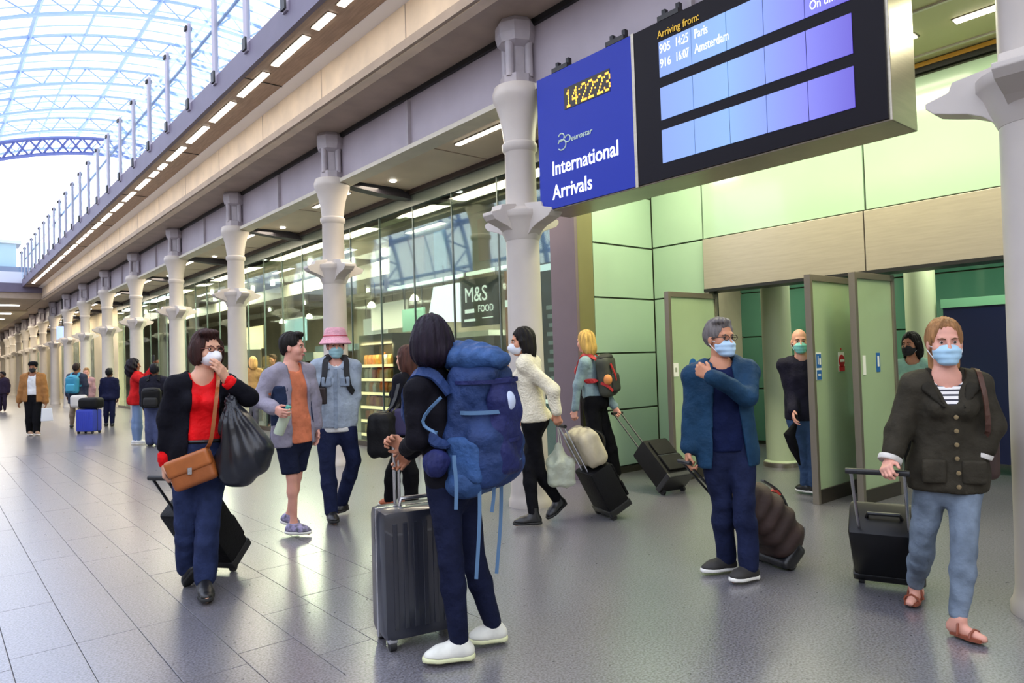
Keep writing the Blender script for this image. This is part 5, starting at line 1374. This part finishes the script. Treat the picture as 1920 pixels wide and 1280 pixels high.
for q_ in 'rl': Hm.shoe(q_, mat('shoe_charcoal', '2a2826', .7), m_wsole, w=.048)
# brown wheeled duffel
m_duf = mat('duffel_brown', '33221e', .7, var=.25, scale=8, bump=.5, bscale=22)
wD = gnd(1452, 1056); hD = at(1284, 866, Hm.z+.02); Zd = nrm(hD-wD); Xd = nrm(np.cross(Zd, UP)); Yd = np.cross(Zd, Xd)
Yd = Yd if Yd[2] > 0 else -Yd
RD = np.stack([np.cross(Yd, Zd), Yd, Zd], 1)
dc = wD+Zd*.30+Yd*.13
FD = SDF(wD-.5, wD+.75, .012); FD.box(dc, (.19, .13, .29), RD, .09, .03); FD.ell(dc+Yd*.10-Zd*.02, (.17, .09, .25), RD, .05)
def ruck_f(a, X, Y, Z):
    q = ((X-wD[0])*Zd[0]+(Y-wD[1])*Zd[1]+(Z-wD[2])*Zd[2]); return a+.010*np.sin(q*52+2*np.sin(X*9+Y*7))
FD.fn(ruck_f); FD.cut([0, 0, .03], -UP)
FD2 = SDF(wD-.4, wD+.5, .012); FD2.box(wD+Zd*.05+Yd*.06, (.19, .10, .05), RD, .03, .02); FD2.cut([0, 0, .012], -UP)
duf, _ = net_thing('wheeled_duffel', 'soft dark brown wheeled duffel bag behind the man in blue jacket', 'bag', wD, [('bag_body', FD, m_duf), ('base_shell', FD2, m_bshoe)])
for sg in (-1, 1):
    c = wD+RD[:, 0]*sg*.15+UP*.035-wD; MB().tube([c-RD[:, 0]*.018, c+RD[:, 0]*.018], .035, 14).build('wheel', m_rubber, duf, smooth=True)
    MB().tube([wD+Zd*.5+RD[:, 0]*sg*.035-wD, hD+RD[:, 0]*sg*.035-wD], .008, 8).build('handle_tube', m_bshoe, duf, smooth=True)
MB().tube([hD-RD[:, 0]*.065-wD, hD+RD[:, 0]*.065-wD], .014, 10).build('handle_grip', m_bshoe, duf, smooth=True)
strap(duf, wD, [dc+Yd*.20+Zd*.16, dc+Yd*.235, dc+Yd*.18-Zd*.2], RD[:, 0], .03, m_bshoe, 'carry_strap', .012)
MB().obox(dc+Yd*.215+Zd*.02-wD, RD[:, 0]*.03, Yd*.008, Zd*.02).build('red_tag', mat('tag_red', 'c2362a', .5), duf)
tp_ = at(1508, 988, depth(dc)); strap(duf, wD, [tp_-CRH*.03, tp_, tp_-UP*.05], CFH, .012, mat('tag_grey', '9a9a94', .5), 'tag_string')
# ---- F: woman in cream jumper ------------------------------------------------
Fw = Person('woman in cream jumper with long black hair and white mask walking past the column', dict(hd=(979, 641), nk=(990, 668), pv=(1000, 786), re=(984, 728), rw=(976, 772), le=(1037, 732, -.02), lw=(1043, 772, -.02),
    lk=(1011, 884), rk=(991, 876), la=(1046, 938, .17), lt=(1029, 970, .04), ra=(1001, 966, .09), rt=(966, 984, .02)), 108, 82, b=.95, q=1.25, skin='tan')
Fw.body(grip={'l': (60, None)}); Fw.face('1c1414'); Fw.hair('14100f', 'long', 4); Fw.mask('d8dce6', 'cup')
Fw.trousers(m_blackcl, e=.008, ek=.008, ea=.012, to=.95, seed=7, name='trousers', amp=.003)
Fw.top(cloth('cream_wool', 'e2dac2', bscale=60), e=.026, hem=-.02, es=.022, ew=.022, sleeve=.97, name='jumper', amp=.007, neck=.07, seed=6)
for q_ in 'rl': Fw.shoe(q_, m_bshoe, m_bsole, tall=.06)
wF = gnd(1136, 969)
hF = at(1050, 800, Fw.z+.02)
suitcase('black trolley case under the beige holdall, pulled by the woman in cream jumper', wF, hF, (.34, .22, .42), m_bag_black, 'soft', trim=m_bshoe)
Zf = nrm(hF-wF); m_bei = mat('beige_canvas', 'b9ae94', .7, var=.15, scale=6, bump=.3, bscale=30); m_beig = mat('grey_canvas', '7d7468', .7, var=.2, scale=9)
Yf = nrm(UP-Zf*(UP@Zf)); Rf_ = np.stack([np.cross(Yf, Zf), Yf, Zf], 1); fc = wF+Zf*.645+Yf*.125
FB = SDF(fc-.4, fc+.4, .011); FB.box(fc, (.19, .10, .16), Rf_, .06, .02); FB.folds(.008, 22, 3)
FB2 = SDF(fc-.4, fc+.4, .011); FB2.box(fc+Zf*.06-Rf_[:, 0]*.05+Yf*.02, (.16, .095, .09), Rf_, .04, .02); FB2.folds(.008, 24, 8)
hold, _ = net_thing('holdall', 'beige canvas holdall lying on the black trolley case', 'bag', fc, [('bag_body', FB, m_bei), ('grey_pocket', FB2, m_beig)])
for sg in (-1, 1): strap(hold, fc, [fc+Rf_[:, 0]*sg*.06-Zf*.12+Yf*.10, fc+Rf_[:, 0]*sg*.05-Zf*.03+Yf*.17, fc+Zf*.05+Rf_[:, 0]*sg*.05+Yf*.17, fc+Zf*.13+Rf_[:, 0]*sg*.06+Yf*.10], Rf_[:, 0], .03, m_bshoe, 'carry_handle', .01)
# clear carrier bag
pcb = at(1052, 872, Fw.z-.02); FC = SDF(pcb-.3, pcb+.3, .011); FC.cone(pcb+UP*.16, pcb+UP*.02, .035, .11, .03, (CFH, .6)); FC.box(pcb-UP*.07, (.125, .06, .11), frame(CFH), .04, .03); FC.folds(.014, 34, 5); carve(FC, Fw.sdfs)
carb, _ = net_thing('carrier_bag', 'pale crumpled carrier bag hanging by the beige holdall', 'bag', pcb, [('bag_body', FC, mat('carrier_pale', 'c4cbb4', .3, alpha=.6, bump=.6, bscale=20, bdist=.03))])
strap(carb, pcb, [pcb+UP*.15-CRH*.01, at(1046, 800, Fw.z-.02), pcb+UP*.15+CRH*.015], CFH, .02, mat('carrier_handle', 'b8bca8', .5), 'handle')
# ---- G: blonde woman with backpack ---------------------------------------------
G = Person('blonde woman in pale denim shirt and black trousers with a red and grey backpack', dict(hd=(1097, 640), nk=(1104, 668), pv=(1114, 752), re=(1132, 728, -.05), rw=(1153, 764, -.15), le=(1083, 722, 0), lw=(1078, 768, 0),
    lk=(1117, 822), rk=(1138, 822), la=(1124, 892, .09), lt=(1104, 900, .02), ra=(1152, 886, .09), rt=(1136, 893, .02)), 118, 140, b=1.0, q=1.3, skin='pink')
G.body(grip={'r': (60, None), 'l': (55, None)}); G.hair('c9a35c', 'messy', 3)
G.trousers(m_blackcl, e=.016, ek=.036, ea=.046, to=.97, seed=8, name='trousers', amp=.006, te=.030, top=.14)
G.top(cloth('denim_pale', '869ca4', var=.15), e=.020, hem=.04, es=.014, sleeve=.95, name='shirt', neck=.07, collar=.004)
for q_ in 'rl': G.shoe(q_, m_bshoe, m_bsole)
gp = backpack('grey backpack with red straps worn by the blonde woman', G, (.30, .17, .46), mat('pack_grey', '3e4038', .7, var=.2, scale=8), mat('pack_dark', '2b2c28', .7), off=.0, drop=.98, q=1.3, strap_m=mat('pack_red', 'b3262a', .6))
gb = G.base+np.array([0, 0, .9]); gc = G.tp(.98)-G.up*.23-G.f*(.105+.085)
strap(gp, gb, [gc-G.f*.095-G.r*.10+G.up*.14, gc-G.f*.12-G.r*.06, gc-G.f*.10-G.r*.03-G.up*.12], G.r, .03, mat('pack_red', 'b3262a', .6), 'red_strap', .01)
strap(gp, gb, [gc-G.r*.16+G.f*.02-G.up*.06, gc-G.r*.17-G.f*.06-G.up*.10, gc-G.r*.12-G.f*.09-G.up*.16], G.up, .03, mat('pack_red', 'b3262a', .6), 'red_strap', .01)
Fq = SDF(gc-.4, gc+.4, .011); Fq.ell(gc-G.r*.15-G.f*.06-G.up*.03, (.045, .05, .06), None, .01); link('orange_pouch', np_mesh('orange_pouch', [(*Fq.net(), 0)], gb, [mat('pouch_orange', 'd98a4a', .6)]), gp)
suitcase('black trolley case with a yellow tag pulled by the blonde woman', gnd(1262, 924), at(1156, 776, depth(G.J['rw'])-.02), (.36, .24, .50), mat('case_charcoal', '171614', .65, var=.2, spec=.2), 'soft', trim=m_bshoe, handle=m_bshoe)
yt = at(1204, 842, .5*(depth(gnd(1262, 924))+depth(G.J['rw']))-.02)
tg = MB().obox((0, 0, 0), CRH*.032, CFH*.012, UP*.03).build('luggage_tag', mat('tag_yellow', 'd8d83a', .5), None, bevel=.006); tg.location = tuple(yt); tag(tg, 'yellow tag tied to the black trolley case handle', 'tag')
# ---- B: man in orange shirt --------------------------------------------------
B = Person('dark haired man in orange shirt, open grey jacket and navy shorts', dict(hd=(549, 651), nk=(542, 687), pv=(552, 812), re=(487, 750, -.05), rw=(517, 768, -.22), le=(588, 752, -.02), lw=(592, 800, -.02),
    rk=(547, 893), lk=(556, 893), ra=(551, 983, .10), rt=(580, 1000, .02), la=(543, 966, .14), lt=(556, 986, .05)), -54, -88, b=1.03, sex='m', q=1.2, skin='pink')
B.body(grip={'r': (55, None)}); B.face('1c1512', lips='b0605a'); B.hair('1a1614', 'short', 7)
B.shorts(cloth('navy_shorts', '1a1f34'), cutz=B.J['rk'][2]+.02)
B.top(cloth('orange_tee', 'd07a58'), e=.014, hem=-.14, es=.014, sleeve=.0, name='tee_shirt', neck=.075, amp=.006)
B.top(cloth('grey_jacket', '8f8a98', rough=.6), e=.034, hem=-.17, open=(.105, .070, .0), es=.026, sleeve=.93, name='jacket', amp=.008, neck=.09, seed=19, collar=.006)
Rb_ = np.stack([B.r, B.f, B.up], 1)
FJ = SDF(B.lo, B.hi, .0125); B.torso(FJ, .044, up=False); FJ.cut(B.tp(.74), B.up); FJ.cut(B.tp(-.16), -B.up); FJ.folds(.006, 22, 4)
N_ = B.J['nk']
FJ.fn(lambda a, X, Y, Z: np.maximum(a, -(np.maximum(np.abs((X-N_[0])*B.r[0]+(Y-N_[1])*B.r[1]+(Z-N_[2])*B.r[2])-.115, .0-((X-N_[0])*B.f[0]+(Y-N_[1])*B.f[1]+(Z-N_[2])*B.f[2])))))
link('navy_yoke', np_mesh('navy_yoke', [(*FJ.net(), 0)], B.base, [cloth('jacket_navy', '27314a')]), B.root)
m_trn = mat('trainer_grey', '55555f', .6, var=.5, scale=34, col2='a49ac0')
for q_ in 'rl':
    sh = B.shoe(q_, m_trn, m_wsole, w=.05); B.laces(q_, sh, m_wsole)
bt = at(530, 792, B.z-.30); tilt = nrm(UP*.85+CRH*.35)
Rt = frame(np.cross(tilt, CRH), tilt)
wb_ = frame_empty('water_bottle', 'pale green water bottle held by the man in orange shirt', 'bottle', bt-tilt*.10, nrm(np.cross(CFH, tilt)), np.cross(tilt, nrm(np.cross(CFH, tilt))), tilt)
MB().lathe([(.038, 0), (.042, .01), (.042, .17), (.030, .20), (.020, .215)], 18).build('bottle_body', mat('bottle_pale', 'c9d6bc', .3), wb_, smooth=True)
MB().lathe([(.023, .212), (.023, .24), (.018, .245)], 16).build('cap', mat('bottle_cap', '5fae9a', .4), wb_, smooth=True)
# ---- C: person in bucket hat ---------------------------------------------------
C_ = Person('person in pink bucket hat, blue mask and pale denim jacket', dict(hd=(629, 648), nk=(630, 676), pv=(631, 795), re=(594, 748), rw=(602, 804), le=(665, 742), lw=(661, 788),
    rk=(614, 880), lk=(663, 864), ra=(622, 960, .09), rt=(628, 981, .02), la=(641, 944, .10), lt=(634, 962, .02)), -12, -20, b=1.0, sex='m', q=1.2, skin='pink')
C_.body(grip={'r': (35, None), 'l': (35, None)}); C_.face('4a3428'); C_.hair('3a2a22', 'short', 2); C_.mask('8fb6bc')
C_.trousers(m_jeand, e=.014, ek=.018, ea=.024, to=.97, seed=41, name='jeans')
C_.top(cloth('tee_white', 'dcdcd8'), e=.006, hem=-.11, es=.0, sleeve=.0, name='tee_shirt', neck=.07, amp=.002)
C_.top(cloth('denim_jacket', '9aa6b4', var=.18), e=.032, hem=-.05, es=.022, sleeve=.95, name='denim_jacket', amp=.006, neck=.075, collar=.010, seed=23, vneck=.10)
for q_ in 'rl': C_.shoe(q_, m_bshoe, m_bsole)
for sg in (-1, 1):
    Fk = SDF(C_.V(.9, sg*.06, .05)-.2, C_.V(.9, sg*.06, .05)+.2, .009); Fk.cone(C_.V(1.0, sg*.070, -.01), C_.V(.89, sg*.060, .105), .024, .016, .01, (nrm(C_.f+C_.up*.5), .45)); link('collar', np_mesh('collar', [(*Fk.net(), 0)], C_.base, [cloth('denim_dark', '8794a4')]), C_.root)
    Fk = SDF(C_.V(.66, sg*.075, .12)-.12, C_.V(.66, sg*.075, .12)+.12, .009); Fk.box(C_.V(.68, sg*.080, .118), (.045, .02, .045), np.stack([C_.r, C_.f, C_.up], 1), .01, .01); link('chest_pocket', np_mesh('chest_pocket', [(*Fk.net(), 0)], C_.base, [cloth('denim_dark', '8794a4')]), C_.root)
strap(C_.root, C_.base, [C_.V(.88, 0, .128), C_.V(.68, 0, .142), C_.V(.4, 0, .128), C_.V(.15, 0, .132), C_.V(-.04, 0, .138)], C_.r, .03, cloth('denim_dark', '8794a4'), 'button_placket', .006)
Rh = C_.head_R(); ch = C_.J['hd']-C_.base
hat = MB(); prof = [(.144, .016), (.148, .022), (.128, .054), (.108, .086), (.102, .115), (.094, .150), (.080, .165), (.030, .170), (.001, .171), (.001, .163), (.078, .157), (.096, .115), (.103, .084), (.124, .050), (.141, .014)]
hm = []
for r_, z_ in prof: hm.append((r_, z_))
hat.lathe(hm, 28, (0, 0, 0)); ho = hat.build('bucket_hat', cloth('pink_hat', 'e2a8b4', bscale=80), C_.root, smooth=True)
ho.matrix_local = Matrix(((Rh[0, 0], Rh[0, 1], Rh[0, 2], ch[0]), (Rh[1, 0], Rh[1, 1], Rh[1, 2], ch[1]), (Rh[2, 0], Rh[2, 1], Rh[2, 2], ch[2]), (0, 0, 0, 1)))
MB().tube([(.108*math.cos(a), .108*math.sin(a), .090) for a in np.linspace(0, 6.283, 28)], .004, 6, False).build('hat_band', cloth('hat_band', 'c23a4a'), ho)
backpack('black backpack worn over the pale denim jacket', C_, (.28, .16, .44), m_bag_black, mat('pack_black', '101012', .7), drop=.95, q=1.5, strap_m=mat('strap_black', '141418', .7))
ph = MB().obox((0, 0, 0), CRH*.03, CFH*.03, UP*.075).build('camera_pouch', mat('pouch_brown', '2c201c', .6), None, bevel=.015); ph.location = tuple(at(606, 742, C_.z-.20)); tag(ph, 'small dark brown pouch hanging on the strap over the denim jacket', 'pouch')
# ---- E: woman behind the backpacker ----------------------------------------------
E_ = Person('woman with long brown hair in black clothes and orange shoes behind the backpacker', dict(hd=(761, 672), nk=(766, 702), pv=(758, 822), re=(748, 760), rw=(740, 800), le=(742, 765, -.05), lw=(736, 812, -.1),
    rk=(737, 884), lk=(770, 884), ra=(732, 936, .09), rt=(714, 946, .02), la=(772, 938, .09), lt=(755, 946, .02)), 112, 118, b=1.0, q=1.5, skin='light')
E_.body(); E_.hair('4a2e26', 'long', 6)
E_.trousers(m_blackcl, e=.015, ek=.025, ea=.03, to=.97, seed=3); E_.top(cloth('black_top', '14141c'), e=.03, hem=-.12, es=.024, neck=.06, name='coat')
for q_ in 'rl': E_.shoe(q_, mat('shoe_orange', 'a8542a', .6), m_wsole)
bb = at(715, 815, E_.z-.40); Fk = SDF(bb-.35, bb+.35, .012); Fk.box(bb, (.11, .12, .20), frame(fdir(100)), .07, .02); Fk.folds(.008, 20, 3); carve(Fk, E_.sdfs)
eb, _ = net_thing('holdall', 'black holdall carried by the woman with long brown hair', 'bag', bb, [('bag_body', Fk, m_bag_black)]); strap(eb, bb, [bb+UP*.2-CRH*.05, at(735, 765, E_.z-.3), E_.V(1.02, -.12, 0), at(742, 770, E_.z-.25), bb+UP*.2+CRH*.05], CFH, .03, m_bshoe, 'shoulder_strap', on=E_)
bb = at(752, 790, E_.z-.22); Fk = SDF(bb-.3, bb+.3, .012); Fk.box(bb, (.05, .10, .13), frame(fdir(70)), .03, .02); carve(Fk, E_.sdfs, .002)
eb2, _ = net_thing('shoulder_bag', 'small purple bag at the side of the woman in black', 'bag', bb, [('bag_body', Fk, mat('bag_purple', '2a2450', .6))]); strap(eb2, bb, [bb+UP*.12, at(755, 730, E_.z-.25), E_.V(1.03, .08, 0)], CRH, .02, m_bshoe, 'shoulder_strap', on=E_)
# ---- I: man in the doorway, J: woman in the corridor ---------------------------------
I_ = Person('bald man in dark jacket and jeans with turquoise mask behind the open door', dict(hd=(1499, 640), nk=(1504, 672), pv=(1508, 780), re=(1488, 735, -.05), rw=(1488, 768, -.16), le=(1522, 735, .05), lw=(1520, 772, .05),
    rk=(1508, 850), lk=(1528, 850), ra=(1510, 908, .09), rt=(1495, 919, .02), la=(1526, 910, .09), lt=(1515, 921, .02)), 20, 15, b=.98, sex='m', q=1.4, skin='pink')
I_.body(); I_.face('4a3a30'); I_.hair('8a8078', 'bald'); I_.mask('7ec8c4'); I_.trousers(cloth('jeans_mid', '3a4f70', var=.2), seed=2); I_.top(cloth('jacket_dark', '22202e'), e=.034, hem=-.06, es=.028, collar=.008, name='jacket')
for q_ in 'rl': I_.shoe(q_, m_bshoe, m_wsole)
zu = depth(I_.palm['r'])-.01; ub = at(1488, 830, zu)
um = thing('folded_umbrella', 'black folded umbrella held by the bald man', 'umbrella', tuple(ub)); MB().tube([I_.palm['r']-UP*.03-ub, at(1480, 815, zu)-ub, at(1488, 838, zu)-ub, at(1500, 872, zu)-ub], [.012, .055, .045, .008], 10).build('canopy', m_blackcl, um, smooth=True); MB().tube([I_.palm['r']+UP*.05-ub, I_.palm['r']-UP*.04-ub], .009, 8).build('handle', m_bshoe, um)
J_ = Person('dark haired woman with black mask and mint top behind the glass door', dict(hd=(1708, 645), nk=(1712, 676), pv=(1716, 775), re=(1692, 725), rw=(1690, 770), le=(1735, 725), lw=(1738, 770),
    rk=(1708, 840), lk=(1724, 840), ra=(1706, 888, .09), rt=(1698, 894, .02), la=(1722, 890, .09), lt=(1716, 897, .02)), 40, 60, b=.98, q=1.5, skin='tan')
J_.body(); J_.face('1a1412'); J_.hair('161212', 'long'); J_.mask('1c1a20'); J_.trousers(m_blackcl); J_.top(cloth('mint_top', '9cc8b4'), e=.03, hem=-.06, es=.024, name='top')
for q_ in 'rl': J_.shoe(q_, m_bshoe, m_bsole)
# ---- people further down the arcade -------------------------------------------------
def far(label, x, yt, yf, dir, b=1.0, sex='m', skin='tan', q=2.2, lean=0, arms=None, stride=.0, hdir=None):
    h = yf-yt; w = h/1.72*math.cos(math.radians(dir))       # px per metre across
    j = dict(hd=(x, yt+.075*h), nk=(x, yt+.17*h), pv=(x+lean, yt+.485*h)); s_ = .19*w
    px = h/1.72
    for k, sg in (('r', -1), ('l', 1)):
        j[k+'e'] = (x+sg*(.06*px+abs(s_)*.9)*(1 if math.cos(math.radians(dir)) > 0 else -1), yt+.345*h); j[k+'w'] = (x+sg*(.06*px+abs(s_)*.95)*(1 if math.cos(math.radians(dir)) > 0 else -1), yt+.485*h)
        st = stride*px*(1 if k == 'r' else -1)
        lx = x+lean+sg*.09*w+st*.5
        j[k+'k'] = (lx, yt+.73*h); j[k+'a'] = (lx+st*.4, yt+.945*h, .09)
        d = fdir(dir); j[k+'t'] = (lx+st*.4+(d@CRH)*.17*px, yt+.985*h-(d@CFH)*.02*px, .02)
    if arms: j.update(arms)
    return Person(label, j, dir, hdir, b=b, sex=sex, q=q, skin=skin)
L_ = far('person in tan coat, white shirt and dark cap walking down the arcade', 62, 678, 816, -20, 1.05, 'm', 'brown', arms=dict(re=(40, 732), rw=(36, 752), le=(84, 730), lw=(86, 752)))
L_.body(); L_.hair('141214', 'short'); L_.mask('1a1a1e'); L_.trousers(m_blackcl, e=.02, ek=.03, ea=.04); L_.top(cloth('shirt_white', 'd6d8dc'), e=.02, hem=.1, sleeve=0, name='shirt'); L_.top(cloth('tan_coat', '9a6c40'), e=.04, hem=-.18, open=(.09, .07, 0), es=.034, name='coat', skirt=.03)
for q_ in 'rl': L_.shoe(q_, mat('shoe_tan', '9a7a60', .6), m_wsole)
cpo = MB().lathe([(.098, 0), (.10, .03), (.085, .08), (.03, .10), (.001, .10)], 16).build('cap', m_blackcl, L_.root, smooth=True); cpo.location = tuple(L_.J['hd']+UP*.045-L_.base)
wbg = MB().prism([(-.12, 0), (.12, 0), (.10, .30), (-.10, .30)], 'y', -.05, .05).build('paper_bag', mat('paper_white', 'dcdfe6', .6), None, bevel=.01); pb_ = at(88, 789, L_.z); wbg.location = tuple(pb_); tag(wbg, 'white carrier bag held by the person in tan coat', 'bag')
Mm = far('person in dark coat wearing a turquoise backpack beside the blue suitcase', 144, 681, 803, 178, 1.05, 'm', 'brown', stride=.05)
Mm.body(); Mm.hair('2a1c18', 'short'); Mm.trousers(cloth('tan_legs', '8a7a6a'), e=.0); Mm.top(cloth('slate_coat', '353a4a'), e=.035, hem=-.42, es=.03, name='coat', skirt=.03)
for q_ in 'rl': Mm.shoe(q_, m_bshoe, m_bsole)
backpack('turquoise backpack on the person in dark coat', Mm, (.32, .16, .44), mat('pack_turq', '2f86a8', .6), mat('pack_turq2', '3f9ab8', .6), drop=.93, q=2)
tb = at(148, 752, Mm.z-.22); Fk = SDF(tb-.4, tb+.4, .02); Fk.box(tb, (.19, .09, .16), frame(fdir(170)), .07, .02); carve(Fk, Mm.sdfs); net_thing('tote_bag', 'white tote bag slung below the turquoise backpack', 'bag', tb, [('bag_body', Fk, mat('tote_white', 'cfcbc8', .7))])
suitcase('bright blue suitcase standing beside the turquoise backpack', gnd(167, 812), None, (.46, .30, .52), mat('shell_blue', '2f3fa8', .4), 'hard', yaw=10, wheels=4, trim=m_rubber)
tb = gnd(167, 812)+CRH*.06+UP*.705; Fk = SDF(tb-.4, tb+.4, .02); Fk.box(tb, (.26, .15, .13), frame(fdir(10)), .08, .02); net_thing('holdall', 'black holdall resting on the bright blue suitcase', 'bag', tb, [('bag_body', Fk, m_bag_black)])
R_ = far('person in pink top beyond the turquoise backpack', 162, 690, 796, -30, .95, 'f', 'pink'); R_.body(); R_.hair('b08a60', 'short'); R_.trousers(cloth('beige_legs', '9a8a78')); R_.top(cloth('pink_top', 'b08a90'), e=.03, es=.03, hem=-.1)
N2 = far('person in navy suit standing at the far columns', 205, 691, 799, 175, .95, 'm', 'dark'); N2.body(); N2.hair('141416', 'short'); N2.trousers(cloth('navy_suit', '171a36'), e=.015, ek=.02, ea=.02); N2.top(cloth('navy_suit', '171a36'), e=.035, es=.03, hem=-.16, name='suit_jacket')
for q_ in 'rl': N2.shoe(q_, m_bshoe, m_bsole)
O_ = far('woman with big dark hair in red jacket holding up a phone', 257, 668, 834, -115, 1.0, 'f', 'brown', q=1.8, arms=dict(re=(276, 716, -.1), rw=(286, 690, -.05), le=(272, 712, 0), lw=(288, 688, 0), hd=(252, 684), nk=(257, 700)))
O_.body(); O_.hair('17121a', 'curly', 3); O_.trousers(mat('cloth_jeans_pale', '6f86a8', .8), e=.01, ek=.01, ea=.014, name='jeans'); O_.top(cloth('red_jacket', 'b81c1e'), e=.045, es=.035, hem=-.20, name='jacket', skirt=.02)
for q_ in 'rl': O_.shoe(q_, mat('shoe_white', 'dedcd8', .6), m_wsole)
ph = MB().obox((0, 0, 0), CRH*.02, CFH*.008, UP*.07).build('phone', m_black, None, bevel=.008); ph.location = tuple(at(288, 672, O_.z)); tag(ph, 'dark phone held up by the woman in red jacket', 'phone')
P_ = far('person in dark coat and blue trousers beside the woman in red jacket', 290, 682, 836, 165, 1.02, 'm', 'dark', q=1.8)
P_.body(); P_.hair('16141a', 'short'); P_.trousers(cloth('slate_trousers', '4a5274'), e=.02, ek=.04, ea=.05); P_.top(cloth('dark_coat', '20202c'), e=.045, es=.04, hem=-.12, name='coat')
for q_ in 'rl': P_.shoe(q_, m_bshoe, m_bsole)
backpack('black backpack slung low on the person in blue trousers', P_, (.34, .18, .36), m_bag_black, mat('pack_black', '101012', .7), drop=.62, q=2, off=.05)
Q_ = far('person in dark clothes far away at the end of the arcade', 5, 697, 772, 10, 1.05, 'm', 'dark', q=3); Q_.body(); Q_.hair('15131a', 'short'); Q_.trousers(cloth('plum', '2c2334')); Q_.top(cloth('plum', '2c2334'), e=.05, es=.045, hem=-.2, name='coat')
S1 = far('fair haired person in tan top at the shop entrance', 474, 668, 806, 150, 1.0, 'f', 'pink', q=2.2); S1.body(); S1.hair('d0a468', 'messy'); S1.trousers(cloth('grey_legs', '5a5a66')); S1.top(cloth('tan_top', 'a88458'), e=.03, es=.03, hem=-.1)
S2 = far('brown haired person in grey top near the shop entrance', 511, 664, 800, 20, 1.0, 'm', 'tan', q=2.2); S2.body(); S2.hair('4a3628', 'short'); S2.trousers(m_jeand); S2.top(cloth('grey_top', '6a6a70'), e=.03, es=.03, hem=-.1)
